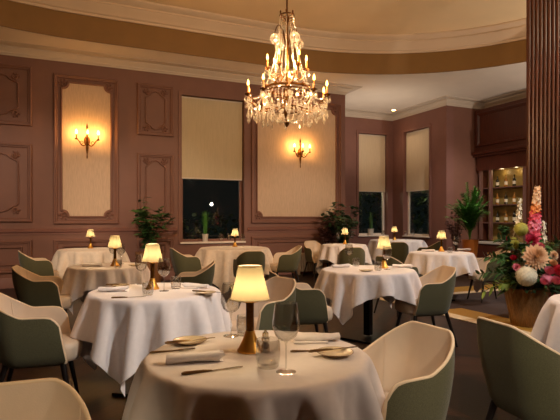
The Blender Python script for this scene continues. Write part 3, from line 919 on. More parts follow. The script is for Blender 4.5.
def make_wine():
    r = empty('wine_glass', (0, 0, 0))
    MB().lathe([(0, 0), (.036, 0), (.036, .0015), (.012, .004), (.005, .008), (0, .008)], n=28).build('foot', M['glass'], r)
    MB().lathe([(.0045, .006), (.0032, .02), (.0030, .09), (.0045, .105), (.010, .112), (0, .114)], n=12).build('stem', M['glass'], r)
    MB().shell([(.004, .110), (.020, .114), (.038, .130), (.0485, .158), (.049, .175), (.0455, .205), (.0395, .245), (.039, .248), (.0375, .246), (.0435, .205), (.047, .175), (.0465, .158), (.036, .132), (.018, .117), (.003, .113)], n=32).build('bowl', M['glass'], r)
    return r
def make_tumbler():
    r = empty('tumbler', (0, 0, 0))
    MB().lathe([(0, 0), (.032, 0), (.036, .006), (.041, .04), (.0405, .075), (.0375, .093), (.0365, .0935), (.0355, .092), (.0385, .075), (.039, .04), (.034, .014), (0, .011)], n=32).build('glass_wall', M['glass'], r)
    return r
def make_salt():
    r = empty('pepper_mill', (0, 0, 0))
    MB().lathe([(0, 0), (.017, 0), (.018, .004), (.017, .03), (.012, .036), (.012, .042), (.017, .047), (.017, .058), (0, .06)], n=18).build('body', M['silver'], r)
    MB().lathe([(0, .058), (.010, .058), (.013, .064), (.013, .078), (.007, .083), (.004, .09), (0, .092)], n=18).build('cap', M['silver'], r)
    return r
def make_napkin():
    r = MB(); n = 22; m = 16; vs = []
    for i in range(n + 1):
        t = i / n; x = -.105 + .21 * t
        for q in range(m):
            a = 2 * PI * q / m
            rr = .018 * (1 + .14 * math.sin(a * 2 + 5 * t) + .06 * math.sin(a * 5 + 9 * t)) * (1.0 + .18 * t)
            vs.append((x + (.012 * math.sin(a * 3) if i == n else 0), rr * 1.35 * math.cos(a), .0175 + rr * .95 * math.sin(a) * (1 if math.sin(a) > 0 else .85)))
    fs = [(i * m + q, i * m + (q + 1) % m, (i + 1) * m + (q + 1) % m, (i + 1) * m + q) for i in range(n) for q in range(m)]
    r.add(vs, fs)
    for sd, sx in ((0, -1), (n, 1)):       # rolled ends: sunken spiral
        ctr = (vs[sd * m][0] - sx * .02, 0, .022)
        o = len(r.v); r.v += [vs[sd * m + q] for q in range(m)] + [ctr]
        r.f += [(o + q, o + (q + 1) % m, o + m) for q in range(m)]
    r.box((.03, .036, .004), (.15, .03, .006))      # loose flap
    return r.build('rolled_napkin', M['linen'], None, angle=60)
def make_plate():
    r = empty('side_plate', (0, 0, 0))
    MB().lathe([(0, .002), (.045, .002), (.05, .006), (.072, .013), (.074, .0145), (.072, .0155), (.05, .009), (.044, .005), (0, .005)], n=40).build('dish', M['porcelain'], r)
    MB().shell([(.072, .0128), (.0745, .0142), (.0745, .0158), (.072, .0157)], n=40).build('rim_band', M['plate_rim'], r)
    return r
def make_knife():
    r = empty('table_knife', (0, 0, 0))
    MB().add([(-.005, -.006, 0), (.115, -.003, 0), (.12, .006, 0), (.10, .010, 0), (-.005, .006, 0)] + [(-.005, -.006, .002), (.115, -.003, .002), (.12, .006, .002), (.10, .010, .002), (-.005, .006, .002)],
             [(4, 3, 2, 1, 0), (5, 6, 7, 8, 9), (0, 1, 6, 5), (1, 2, 7, 6), (2, 3, 8, 7), (3, 4, 9, 8), (4, 0, 5, 9)]).build('blade', M['silver'], r, smooth=False)
    MB().tube([(-.11, 0, .004), (-.10, 0, .0045), (-.03, 0, .004), (.0, 0, .002)], [.004, .0065, .005, .003], 10).build('handle', M['knife_handle'], r)
    return r
def make_fork():
    r = empty('table_fork', (0, 0, 0))
    MB().tube([(-.09, 0, .003), (-.08, 0, .004), (.0, 0, .003), (.03, 0, .004)], [.003, .005, .003, .003], 8).build('handle', M['knife_handle'], r)
    m2 = MB(); m2.span((.028, -.011, .003), (.055, .011, .005))
    for k in (-.009, -.003, .003, .009): m2.tube([(.053, k, .004), (.095, k, .005)], [.002, .001], 6)
    m2.build('tines', M['silver'], r)
    return r

LABP = {k: v[7] for k, v in TABLES.items()}
def put(kind, maker, X, d, label, cat, group, face=(1, 0), dz=0.0, scale=None):
    x, y = room(X, d)
    return place(kind, maker, (x, y, TZ + dz), face_angle(*face), label, cat, group, scale)
def px2(px, py, z=TZ):
    d = FPX * (CAMZ - z) / (py - HORIZ); return (px - 280) / FPX * d, d
def lamp(key, px, py):
    X, d = px2(px, py)
    put('lamp', make_lamp, X, d, 'lit brass lamp with pleated cream shade on ' + LABP[key], 'lamp', 'table lamps')
LAMPS = (('front', 250, 351), ('left', 152.5, 289), ('middle', 384, 268), ('urn', 441.5, 251.5), ('leftback', 115, 266), ('wall', 90.5, 248.3), ('window', 235, 246.6), ('plant', 345, 244.2), ('alcove', 394.5, 240.2))
for a in LAMPS: lamp(*a)
def wine(key, px, py, what):
    X, d = px2(px, py)
    put('wine', make_wine, X, d, 'clear wine glass %s on %s' % (what, LABP[key]), 'wine glass', 'wine glasses')
for a in (('front', 286, 372, 'in front of the lamp at right'), ('front', 231, 336, 'behind the lamp at left'),
          ('left', 164, 291, 'just right of the lamp'), ('left', 141, 284, 'behind the lamp'),
          ('middle', 349, 265, 'left of the lamp'), ('middle', 387, 269.5, 'right of the lamp'),
          ('urn', 456, 251.5, 'right of the lamp'),
          ('leftback', 121, 264, 'right of the lamp'), ('leftback', 113, 262.5, 'behind the lamp'),
          ('window', 221, 246, 'left of the lamp'), ('window', 229, 245.4, 'nearest the lamp on its left'), ('window', 243, 246.4, 'right of the lamp'),
          ('plant', 338, 243.6, 'left of the lamp'), ('plant', 352, 243.2, 'right of the lamp'),
          ('alcove', 383, 239.8, 'left of the lamp'), ('alcove', 406, 239.8, 'right of the lamp'), ('alcove', 413, 239.4, 'farthest right')): wine(*a)
def tum(key, px, py, what, sc=1.0):
    X, d = px2(px, py)
    put('tumbler', make_tumbler, X, d, 'clear glass tumbler %s on %s' % (what, LABP[key]), 'tumbler', 'water tumblers', scale=sc)
for a in (('front', 268, 367, 'right in front of the lamp', 1.12), ('front', 245, 335, 'behind the lamp'), ('left', 148, 295, 'in front of the lamp'), ('left', 176, 288.5, 'right of the wine glasses'),
          ('middle', 356, 266, 'beside the left wine glass'), ('middle', 378, 270.5, 'in front of the lamp'), ('urn', 450, 252.8, 'beside the wine glass'), ('leftback', 118, 268, 'in front of the lamp')): tum(*a)
X, d = px2(265.5, 352); put('salt', make_salt, X, d, 'small silver pepper mill beside the lamp on the nearest table', 'pepper mill', None)
def nap(key, px, py, face, what):
    X, d = px2(px, py)
    put('napkin', make_napkin, X, d, 'rolled white napkin %s on %s' % (what, LABP[key]), 'napkin', 'rolled napkins', face)
for a in (('front', 194, 362, (1, .22), 'at left'), ('front', 316, 341, (-1, -.1), 'at right'), ('left', 113, 291.5, (1, .1), 'at left'), ('left', 196, 288, (-1, .3), 'at right'),
          ('middle', 341, 267.5, (1, .3), 'at left'), ('middle', 402, 267.5, (1, -.2), 'at right'), ('leftback', 92, 266.5, (1, .1), 'at left'), ('urn', 428, 251.6, (1, 0), 'at left'), ('urn', 464, 250.6, (1, 0), 'at right')): nap(*a)
def plate(key, px, py, what):
    X, d = px2(px, py)
    put('plate', make_plate, X, d, 'cream side plate %s on %s' % (what, LABP[key]), 'plate', 'side plates')
for a in (('front', 190, 343, 'at far left'), ('front', 335, 355, 'at far right'), ('left', 120, 286.5, 'at left'), ('left', 206, 294, 'at right'), ('middle', 366, 271.3, 'in the middle'), ('leftback', 135, 266, 'at right')): plate(*a)
def knife(key, px, py, face, what, dz=0.0, kind='knife'):
    X, d = px2(px, py)
    if kind == 'knife': put('knife', make_knife, X, d, 'bronze handled table knife %s on %s' % (what, LABP[key]), 'knife', 'table knives', face, dz)
    else: put('fork', make_fork, X, d, 'bronze handled fork %s on %s' % (what, LABP[key]), 'fork', 'table forks', face, dz)
for a in (('front', 212, 371, (1, .45), 'in front of the left napkin'), ('front', 190, 344.5, (1, .55), 'across the left side plate', .0155), ('front', 333, 353.5, (1, .42), 'across the right side plate', .0155),
          ('left', 128, 297.5, (1, .3), 'in front of the left napkin'), ('left', 206, 294, (1, -.3), 'across the right side plate', .0155), ('left', 120, 286.5, (1, .2), 'across the left side plate', .0155)): knife(*a)
knife('front', 312, 351.5, (1, .1), 'beside the right napkin', 0, 'fork')
X, d = px2(166, 350); 
knife('front', 172, 351.5, (1, .35), 'between the left plate and napkin', 0, 'fork')

# ---------------------------------------------------------------- sconces
def make_sconce():
    r = empty('wall_sconce', (0, 0, 0))           # local: wall at y=0, room towards -y
    bp = MB(); bp.lathe([(0, -.01), (.055, -.01), (.06, 0), (.05, .012), (.03, .02), (0, .022)], n=20)
    bp.v = [(x, -z - .002 if True else 0, y * 1.7) for x, y, z in bp.v]
    bp.v = [(x, min(y, -.0), z) for x, y, z in bp.v]
    bp.build('back_plate', M['antique'], r)
    MB().lathe([(0, -.36), (.008, -.35), (.012, -.32), (.008, -.28), (.016, -.22), (.026, -.15), (.018, -.10), (.03, -.05), (.022, .0), (.014, .05), (.02, .10), (.012, .14), (.022, .19), (.01, .23), (.0, .25)], (0, -.045, 0), 14).build('stem', M['antique'], r)
    MB().tube([(0, -.01, 0), (0, -.045, 0)], .014, 8).build('bracket', M['antique'], r)
    for ang, L in ((-1.15, .22), (0, .13), (1.15, .22)):
        dx, dy = math.sin(ang), -math.cos(ang)
        pts = []
        for i in range(15):
            t = i / 14
            pts.append((dx * L * t, -.05 + dy * L * t, -.04 - .075 * math.sin(PI * min(1, t * 1.25)) + .05 * t * t))
        arm = MB().tube(pts, [.014 - .004 * i / 14 for i in range(15)], 8)
        ex, ey, ez = pts[-1]
        # curl on the arm
        arm.tube([(dx * L * .5 + dx * .03 * math.cos(a), -.05 + dy * L * .5 + dy * .03 * math.cos(a), -.05 + .03 * math.sin(a)) for a in [k * .5 for k in range(11)]], .007, 6)
        ao = arm.build('arm', M['antique'], r)
        MB().lathe([(0, -.015), (.016, -.012), (.036, .004), (.037, .010), (.012, .008), (.012, .02), (0, .02)], (ex, ey, ez), 16).build('drip_pan', M['antique'], ao)
        MB().lathe([(.015, .015), (.014, .10), (0, .10)], (ex, ey, ez), 12).build('candle', M['antique'], ao)
        MB().lathe([(0, .098), (.014, .102), (.024, .125), (.020, .155), (.008, .185), (0, .195)], (ex, ey, ez), 12).build('flame_bulb', M['flame'], ao)
        lamp_light('sconce_glow', (ex, ey, ez + .125), SCONCE_W, (1.0, .50, .14), .015, r)
    # upright leaf finial behind the arms
    MB().lathe([(0, .2), (.012, .22), (.02, .27), (.01, .32), (0, .35)], (0, -.04, 0), 10).build('finial', M['antique'], r)
    return r
SCONCE_W = 3.6
for px, py, lab in ((87, 141, 'lit gilt three-arm wall light on the left fabric panel, above the small lamp'), (299.5, 153, 'lit gilt three-arm wall light on the right fabric panel, under the chandelier')):
    x, d = on_back(px, BN)
    place('sconce', make_sconce, (x, BN - .004, zz(py, d)), 0, lab, 'wall light', 'wall lights')

# ---------------------------------------------------------------- chandelier
cx_, cy_ = spot(287, 6.0)
ch = empty('chandelier', (cx_, cy_, HU)); tag(ch, 'large gilt and crystal candle chandelier hanging from the oval ceiling', 'chandelier')
def Z(z): return z - HU
MB().tube([(0, 0, 0), (0, 0, Z(3.75))], .011, 8).build('rod', M['antique'], ch)
MB().lathe([(0, -.07), (.02, -.07), (.06, -.03), (.07, 0), (0, 0)], n=20).build('ceiling_rose', M['antique'], ch)
MB().lathe([(.014, Z(2.50)), (.03, Z(2.53)), (.045, Z(2.58)), (.03, Z(2.64)), (.05, Z(2.72)), (.06, Z(2.80)), (.03, Z(2.88)), (.022, Z(3.0)), (.04, Z(3.04)), (.026, Z(3.10)), (.018, Z(3.3)), (.03, Z(3.34)), (.016, Z(3.4)), (.014, Z(3.66)), (.03, Z(3.7)), (.012, Z(3.76))], n=16).build('spindle', M['antique'], ch)
MB().lathe([(0, Z(2.40)), (.012, Z(2.41)), (.032, Z(2.44)), (.034, Z(2.47)), (.016, Z(2.50)), (0, Z(2.505))], n=16).build('finial', M['antique'], ch)
def ring_pts(r, z, n=40): return [(r * math.cos(2 * PI * i / n), r * math.sin(2 * PI * i / n), Z(z)) for i in range(n)]
cr = MB(); cr.tube(ring_pts(.085, 3.74), .009, 8, closed=True); cr.tube(ring_pts(.07, 3.70), .006, 8, closed=True)
for k in range(6):
    a = 2 * PI * k / 6
    cr.tube([(.02 * math.cos(a), .02 * math.sin(a), Z(3.72)), (.085 * math.cos(a), .085 * math.sin(a), Z(3.74))], .005, 6)
    cr.lathe([(0, 0), (.008, .004), (.012, .03), (0, .05)], (.085 * math.cos(a), .085 * math.sin(a), Z(3.745)), 6)
cr.build('crown', M['antique'], ch)
bk = MB(); bk.tube(ring_pts(.27, 2.86), .014, 8, closed=True); bk.tube(ring_pts(.27, 2.82), .008, 8, closed=True); bk.tube(ring_pts(.15, 2.60), .008, 8, closed=True)
for k in range(10):
    a = 2 * PI * k / 10
    bk.tube([(.27 * math.cos(a), .27 * math.sin(a), Z(2.84)), (.05 * math.cos(a), .05 * math.sin(a), Z(2.78))], .006, 6)
    bk.lathe([(0, -.02), (.022, -.005), (.026, .01), (.012, .03), (0, .04)], (.27 * math.cos(a), .27 * math.sin(a), Z(2.86)), 8)
bk.build('basket_ring', M['antique'], ch)

def beads(mb, pts, r):
    for p in pts: mb.sphere(p, r, 6)
def strand(p0, p1, sag, n, r):
    P0, P1 = Vector(p0), Vector(p1); out = []
    for i in range(n + 1):
        t = i / n; q = P0.lerp(P1, t); q.z -= sag * 4 * t * (1 - t); out.append(tuple(q))
    return out
def candle_arm(a, r0, z0, r1, z1, pan):
    ca, sa = math.cos(a), math.sin(a); pts = []; N = 18
    for i in range(N + 1):
        t = i / N; r = r0 + (r1 - r0) * t
        z = z0 + (z1 - z0) * t - .10 * math.sin(PI * min(1, t * 1.15)) + .03 * math.sin(2 * PI * t)
        pts.append((r * ca, r * sa, Z(z)))
    m_ = MB().tube(pts, [.011 - .004 * i / N for i in range(N + 1)], 8)
    rm = r0 + (r1 - r0) * .6; zm = z0 + (z1 - z0) * .6 - .05
    m_.tube([((rm + .035 * math.cos(q)) * ca, (rm + .035 * math.cos(q)) * sa, Z(zm + .035 * math.sin(q))) for q in [k * .45 for k in range(13)]], .005, 6)
    ao = m_.build('arm', M['antique'], ch)
    ex, ey, ez = pts[-1]
    MB().lathe([(0, -.015), (.012, -.012), (.022, -.002), (pan, .008), (pan + .003, .014), (.015, .012), (.016, .03), (0, .03)], (ex, ey, ez), 18).build('drip_pan', M['antique'], ao)
    MB().lathe([(.0115, .025), (.0115, .115), (0, .115)], (ex, ey, ez), 12).build('candle', M['candle'], ao)
    MB().lathe([(0, .112), (.008, .116), (.0135, .133), (.011, .154), (.005, .176), (0, .186)], (ex, ey, ez), 12).build('flame_bulb', M['flame'], ao)
    lamp_light('candle_glow', (ex, ey, ez + .145), CHAND_W, WARM, .02, ch)
    return ao, (ex, ey, ez)
CHAND_W = 6.5
tips = []
for k in range(10):
    a = .35 + 2 * PI * k / 10 - YAW
    ao, e = candle_arm(a, .06, 2.66, .485, 2.745, .04); tips.append(e)
    for q in range(4):
        b = 2 * PI * q / 4 + a
        m_ = MB(); px_, py_ = e[0] + .036 * math.cos(b), e[1] + .036 * math.sin(b)
        m_.sphere((px_, py_, e[2] - .006), .008, 6); m_.drop((px_, py_, e[2] - .014), .014, .075); m_.build('crystal_drop', M['crystal'], ao, smooth=False)
    m_ = MB(); ca, sa = math.cos(a), math.sin(a)
    for q in range(7): m_.sphere((e[0], e[1], e[2] - .03 - .019 * q), .0095, 6)
    m_.drop((e[0], e[1], e[2] - .165), .024, .12); m_.build('crystal_pendant', M['crystal'], ao, smooth=False)
    for fr_, ln_ in ((.80, 5), (.62, 8)):
        m_ = MB(); px_, py_, pz_ = e[0] * fr_, e[1] * fr_, e[2] - .10
        for q in range(ln_): m_.sphere((px_, py_, pz_ - .018 * q), .009, 6)
        m_.drop((px_, py_, pz_ - .018 * ln_), .02, .10); m_.build('crystal_pendant', M['crystal'], ao, smooth=False)
up = []
for k in range(6):
    a = .1 + 2 * PI * k / 6 - YAW
    ao, e = candle_arm(a, .03, 3.06, .235, 3.09, .034); up.append(e)
    for q in range(3):
        b = 2 * PI * q / 3 + a
        m_ = MB(); px_, py_ = e[0] + .03 * math.cos(b), e[1] + .03 * math.sin(b)
        m_.sphere((px_, py_, e[2] - .006), .007, 6); m_.drop((px_, py_, e[2] - .012), .012, .06); m_.build('crystal_drop', M['crystal'], ao, smooth=False)
# scrolls with crystal balls near the top
for k in range(4):
    a = .55 + PI / 2 * k - YAW; ca, sa = math.cos(a), math.sin(a)
    pts = [((.015 + .155 * t) * ca, (.015 + .155 * t) * sa, Z(3.36 + .26 * math.sin(PI * .78 * t) - .02 * t)) for t in [i / 16 for i in range(17)]]
    so = MB().tube(pts, [.006] * 17, 6).build('scroll', M['antique'], ch)
    e = pts[-1]
    m_ = MB(); m_.sphere((e[0], e[1], e[2] - .075), .062, 12); m_.build('crystal_ball', M['crystal'], so, smooth=False)
    MB().lathe([(0, -.15), (.014, -.145), (.006, -.01), (0, 0)], e, 8).build('ball_mount', M['antique'], so)
# strings of beads
for k in range(12):
    a = 2 * PI * k / 12; ca, sa = math.cos(a), math.sin(a)
    m_ = MB(); beads(m_, strand((.085 * ca, .085 * sa, Z(3.73)), (.27 * ca, .27 * sa, Z(2.88)), .10 + .05 * 0, 38, .0085), .0085) if False else None
    pts = []
    for i in range(44):
        t = i / 43; r = .085 + .0 * t + (.185) * t ** 2.6 + .02 * math.sin(PI * t); pts.append((r * ca, r * sa, Z(3.73 - .85 * t)))
    m_ = MB(); beads(m_, pts, .0088); m_.build('bead_strand', M['crystal'], ch, smooth=False)
for k in range(12):      # bowl of beads under the basket
    a = 2 * PI * (k + .5) / 12; ca, sa = math.cos(a), math.sin(a); pts = []
    for i in range(22):
        t = i / 21; an = t * PI / 2; pts.append(((.27 * math.cos(an) + .015) * ca, (.27 * math.cos(an) + .015) * sa, Z(2.82 - .36 * math.sin(an))))
    m_ = MB(); beads(m_, pts, .011); m_.build('bead_strand', M['crystal'], ch, smooth=False)
for k in range(10):      # festoons between the arms and back to the basket
    m_ = MB(); beads(m_, strand(tips[k], tips[(k + 1) % 10], .19, 24, .009), .009); m_.build('bead_festoon', M['crystal'], ch, smooth=False)
    e = tips[k]; a = math.atan2(e[1], e[0])
    m_ = MB(); beads(m_, strand((e[0], e[1], e[2]), (.27 * math.cos(a), .27 * math.sin(a), Z(2.85)), .08, 14, .009), .009); m_.build('bead_festoon', M['crystal'], ch, smooth=False)
for k in range(6):
    m_ = MB(); beads(m_, strand(up[k], up[(k + 1) % 6], .09, 16, .008), .008); m_.build('bead_festoon', M['crystal'], ch, smooth=False)
for ring, (r, z, n, w, h) in enumerate(((.27, 2.80, 20, .017, .10), (.20, 2.66, 14, .018, .11), (.12, 2.56, 8, .018, .11), (.36, 2.66, 22, .016, .11), (.43, 2.62, 20, .015, .10))):
    for k in range(n):
        a = 2 * PI * k / n + ring * .2
        m_ = MB(); m_.sphere((r * math.cos(a), r * math.sin(a), Z(z - .006)), .009, 6); m_.drop((r * math.cos(a), r * math.sin(a), Z(z - .014)), w, h); m_.build('hanging_crystal', M['crystal'], ch, smooth=False)

# ---------------------------------------------------------------- plants
def pot_mesh(r0, r1, h, m, root):
    MB().lathe([(0, 0), (r0, 0), (r0 + (r1 - r0) * .5, h * .5), (r1, h * .96), (r1 * 1.04, h), (r1 * .93, h), (r1 * .9, h * .9), (0, h * .9)], n=28).build('pot', m, root)
    MB().lathe([(0, h * .9), (r1 * .9, h * .9), (r1 * .9, h * .92), (0, h * .93)], n=20).build('soil', M['soil'], root)
def bushy(name, loc, label, pot, leafm, h, spread, nb, nl, L, W, seed, cat='plant', low=.15):
    r = random.Random(seed); root = empty(name, loc); tag(root, label, cat)
    pot_mesh(*pot, root); z0 = pot[2] * .9
    st = MB(); lf = MB()
    for b in range(nb):
        a = r.uniform(0, 2 * PI); sp = spread * r.uniform(.25, 1.0); hh = h * (1.0 - .45 * (sp / spread) ** 1.3) * r.uniform(.8, 1.05)
        pts = []
        for i in range(9):
            t = i / 8; pts.append((sp * t ** 1.5 * math.cos(a) + r.uniform(-.01, .01), sp * t ** 1.5 * math.sin(a) + r.uniform(-.01, .01), z0 + hh * t))
        st.tube(pts, [.008 * (1 - .7 * i / 8) + .001 for i in range(9)], 5)
        for q in range(nl):
            t = low + (1 - low) * r.random() ** .7; i = min(7, int(t * 8)); p = Vector(pts[i]).lerp(Vector(pts[i + 1]), t * 8 - i)
            an = r.uniform(0, 2 * PI)
            lf.leaf(p, (math.cos(an), math.sin(an), r.uniform(.1, .9)), L * r.uniform(.7, 1.2), W * r.uniform(.7, 1.2), r.uniform(.2, .6), 3, r.uniform(-.5, .5))
    st.build('stem', M['stem'], root, angle=0); lf.build('foliage', leafm, root, angle=0)
    return root
def reedy(name, loc, label, pot, leafm, h, spread, n, W, seed, cat='plant'):
    r = random.Random(seed); root = empty(name, loc); tag(root, label, cat)
    pot_mesh(*pot, root); z0 = pot[2] * .9; lf = MB()
    for b in range(n):
        a = r.uniform(0, 2 * PI); sp = spread * r.uniform(.1, 1); hh = h * r.uniform(.6, 1.0)
        vs = []; s = Vector((-math.sin(a), math.cos(a), 0)); seg = 7
        q0 = r.uniform(0, pot[1] * .5); b0 = r.uniform(0, 2 * PI)
        for i in range(seg + 1):
            t = i / seg; w = W * (1 - t ** 2) * .5 + .001
            c = Vector((q0 * math.cos(b0) + sp * t ** 2 * math.cos(a), q0 * math.sin(b0) + sp * t ** 2 * math.sin(a), z0 + hh * (t - .18 * t ** 3 * (sp / spread))))
            vs += [c - s * w, c + s * w]
        lf.add(vs, [(2 * i, 2 * i + 1, 2 * i + 3, 2 * i + 2) for i in range(seg)])
    lf.build('foliage', leafm, root, angle=0); return root
def palm(name, loc, label, pot, h, spread, n, seed):
    r = random.Random(seed); root = empty(name, loc); tag(root, label, 'plant')
    MB().span((-.17, -.17, 0), (.17, .17, .40)).build('stand', M['dark_wood'], root, smooth=False, bevel=.006)
    sub = MB(); H0 = .40
    MB().lathe([(0, H0), (pot[0], H0), (pot[1], H0 + pot[2] * .95), (pot[1] * 1.05, H0 + pot[2]), (pot[1] * .92, H0 + pot[2]), (pot[1] * .9, H0 + pot[2] * .9), (0, H0 + pot[2] * .9)], n=28).build('pot', M['pot_orange'], root)
    st = MB(); lf = MB(); z0 = H0 + pot[2] * .88
    for b in range(n):
        a = 2 * PI * b / n + r.uniform(-.3, .3); sp = spread * r.uniform(.15, 1); hh = h * r.uniform(.65, 1.05) * (1 - .25 * sp / spread)
        pts = []
        for i in range(13):
            t = i / 12; pts.append(Vector((sp * t ** 1.8 * math.cos(a), sp * t ** 1.8 * math.sin(a), z0 + hh * (t - .22 * t ** 3 * sp / spread))))
        st.tube(pts, [.006 * (1 - .8 * i / 12) + .001 for i in range(13)], 5)
        for i in range(4, 13):
            for sd in (-1, 1):
                for sub_ in (0, .5):
                    if i == 12 and sub_: continue
                    p = pts[i] if not sub_ else pts[i].lerp(pts[i + 1], .5) if i < 12 else pts[i]
                    tang = (pts[min(12, i + 1)] - pts[i - 1]).normalized()
                    side = tang.cross(Vector((math.cos(a), math.sin(a), 0.01))).normalized() if tang.cross(Vector((math.cos(a), math.sin(a), 0))).length > .01 else Vector((-math.sin(a), math.cos(a), 0))
                    lf.leaf(p, tang * .75 + side * sd * .9, .20 * (1 - .35 * abs(i - 8) / 6), .03, .35, 3, r.uniform(-.4, .4))
    st.build('frond_stalk', M['leaf_palm'], root, angle=0); lf.build('foliage', M['leaf_palm'], root, angle=0)
    return root

x, y = spot(149, 9.75); bushy('potted_plant', (x, y, 0), 'leafy green shrub in a brown woven pot between the wall panels on the left', (.22, .26, .66, M['pot_brown']), M['leaf'], 1.2, .46, 14, 26, .18, .09, 11)
x, y = spot(206.5, 10.9); reedy('potted_plant', (x, BN + .06, W1[2] + .002), 'slender grassy plant in a white pot on the large window sill', (.055, .07, .17, M['pot_white']), M['leaf_palm'], .6, .17, 70, .02, 12)
x, y = spot(344, 11.6); bushy('potted_plant', (x, y, 0), 'tall leafy plant at the end of the panelled wall, before the alcove', (.2, .25, .55, M['pot_brown']), M['leaf_dark'], 1.35, .6, 18, 32, .17, .085, 13)
x, y = spot(373, 15.3); reedy('potted_plant', (x, AN + .06, W2[2] + .002), 'small upright cactus-like plant in a white pot on the alcove sill', (.075, .095, .2, M['pot_white']), M['leaf'], .62, .07, 40, .022, 14)
x, y = spot(328, 11.8); bushy('dried_shrub', (x, y, 0), 'dusky mauve dried foliage plant against the wall left of the tall leafy plant', (.16, .2, .4, M['pot_brown']), M['leaf_red'], 1.2, .27, 14, 26, .13, .07, 15)
x, y = spot(470, 11.6); palm('potted_palm', (x, y, 0), 'green palm in an orange pot left of the display cabinet', (.15, .19, .42), 1.38, .5, 60, 16)
x, y = spot(456, 12.3); bushy('dried_shrub', (x, y, 0), 'dusky red foliage plant beside the palm against the plain wall', (.15, .18, .5, M['pot_brown']), M['leaf_red'], 1.35, .32, 14, 26, .11, .045, 17)
bushy('potted_plant', (BT - .42, 9.42, .69), 'small green plant on the sideboard beside the white flower spike', (.05, .07, .1, M['pot_white']), M['leaf'], .42, .26, 12, 18, .12, .06, 18)

# ---------------------------------------------------------------- flower urn
ux, uy = spot(526, 6.1)
fl = empty('flower_arrangement', (ux, uy, .0095)); tag(fl, 'large arrangement of pink, peach and white flowers in a bronze urn by the fluted pillar', 'flowers')
MB().lathe([(0, 0), (.165, 0), (.175, .02), (.19, .12), (.225, .28), (.25, .42), (.262, .455), (.245, .46), (.23, .42), (0, .42)], n=96, wave=lambda i: 1 + .012 * math.cos(2 * PI * i / 4)).build('urn', M['urn'], fl)
ax, ay = CS, -SN             # unit vector to the camera's right
bxv, byv = -SN * 1.0, -CS    # unit vector towards the camera
def F(px, py, toward=0.0):
    k = 6.1 / FPX
    r_ = (px - 526) * k
    return Vector((ax * r_ + bxv * toward, ay * r_ + byv * toward, 1.3 - (py - HORIZ) * (6.1 - toward) / FPX))
fr = random.Random(5)
def dahlia(c, R, m, name='dahlia', npet=120):
    m_ = MB(); c = Vector(c); out_ = Vector((bxv, byv, .35)).normalized()
    out_ = (out_ + Vector((c.x, c.y, 0)) * .8).normalized()
    s = out_.cross(Vector((0, 0, 1))).normalized(); t = s.cross(out_)
    for q in range(npet):
        f_ = (q + .5) / npet; a = q * 2.399963; tilt = -.15 + 1.6 * f_ ** 1.15; L = R * (1.0 - .62 * f_)
        dr = (s * math.cos(a) + t * math.sin(a)) * math.cos(tilt) + out_ * math.sin(tilt)
        base = c + out_ * (.16 * R * f_) + (s * math.cos(a) + t * math.sin(a)) * (.10 * R * (1 - f_))
        side = dr.cross(out_)
        if side.length < 1e-3: continue
        side.normalize(); w = L * .17; nrm = side.cross(dr).normalized()
        if nrm.dot(out_) < 0: nrm = -nrm
        p1 = base + dr * L * .4; p2 = base + dr * L * .75 + nrm * L * .05; p3 = base + dr * L + nrm * L * .14
        m_.add([base, p1 - side * w + nrm * w * .5, p1, p1 + side * w + nrm * w * .5, p2 - side * w * .8 + nrm * w * .5, p2, p2 + side * w * .8 + nrm * w * .5, p3],
               [(0, 2, 1), (0, 3, 2), (1, 2, 5, 4), (2, 3, 6, 5), (4, 5, 7), (5, 6, 7)])
    return m_.build(name, m, fl, angle=0)
def mophead(c, R, m, name='hydrangea', n=150):
    m_ = MB(); c = Vector(c); m_.sphere(c, R * .88, 14)
    for q in range(n):
        zq = 1 - 2 * (q + .5) / n; rr = math.sqrt(1 - zq * zq); a = q * 2.399963
        nrm = Vector((rr * math.cos(a), rr * math.sin(a), zq)); p = c + nrm * R * fr.uniform(.9, 1.0)
        s = nrm.cross(Vector((.3, .2, 1))).normalized(); t = nrm.cross(s)
        for k in range(4):
            b = PI / 2 * k + fr.uniform(-.2, .2); e = s * math.cos(b) + t * math.sin(b); f_ = nrm.cross(e); w = R * .15
            m_.add([p, p + e * w * .7 - f_ * w * .5, p + e * w * 1.3 + nrm * w * .1, p + e * w * .7 + f_ * w * .5], [(0, 1, 2, 3)])
    return m_.build(name, m, fl, angle=0)
def rose(c, R, m, name='rose'):
    m_ = MB(); c = Vector(c); up = Vector((c.x * .5 + bxv * .4, c.y * .5 + byv * .4, .7)).normalized()
    s = up.cross(Vector((1, 0, .1))).normalized(); t = up.cross(s)
    for l in range(5):
        r0 = R * (1.0 - .17 * l); n = 5
        for q in range(n):
            a = 2 * PI * q / n + l * .6
            vs = []
            for i in range(4):
                for j in range(4):
                    b = a + (j / 3 - .5) * 1.5; v = i / 3
                    rad_ = r0 * (.35 + .65 * math.sin(v * 1.75)) * (1 - .05 * abs(j - 1.5)); hgt = R * (-.5 + v * (.9 + .12 * l))
                    vs.append(c + (s * math.cos(b) + t * math.sin(b)) * rad_ + up * hgt)
            m_.add(vs, [(i * 4 + j, i * 4 + j + 1, (i + 1) * 4 + j + 1, (i + 1) * 4 + j) for i in range(3) for j in range(3)])
    return m_.build(name, m, fl, angle=0)
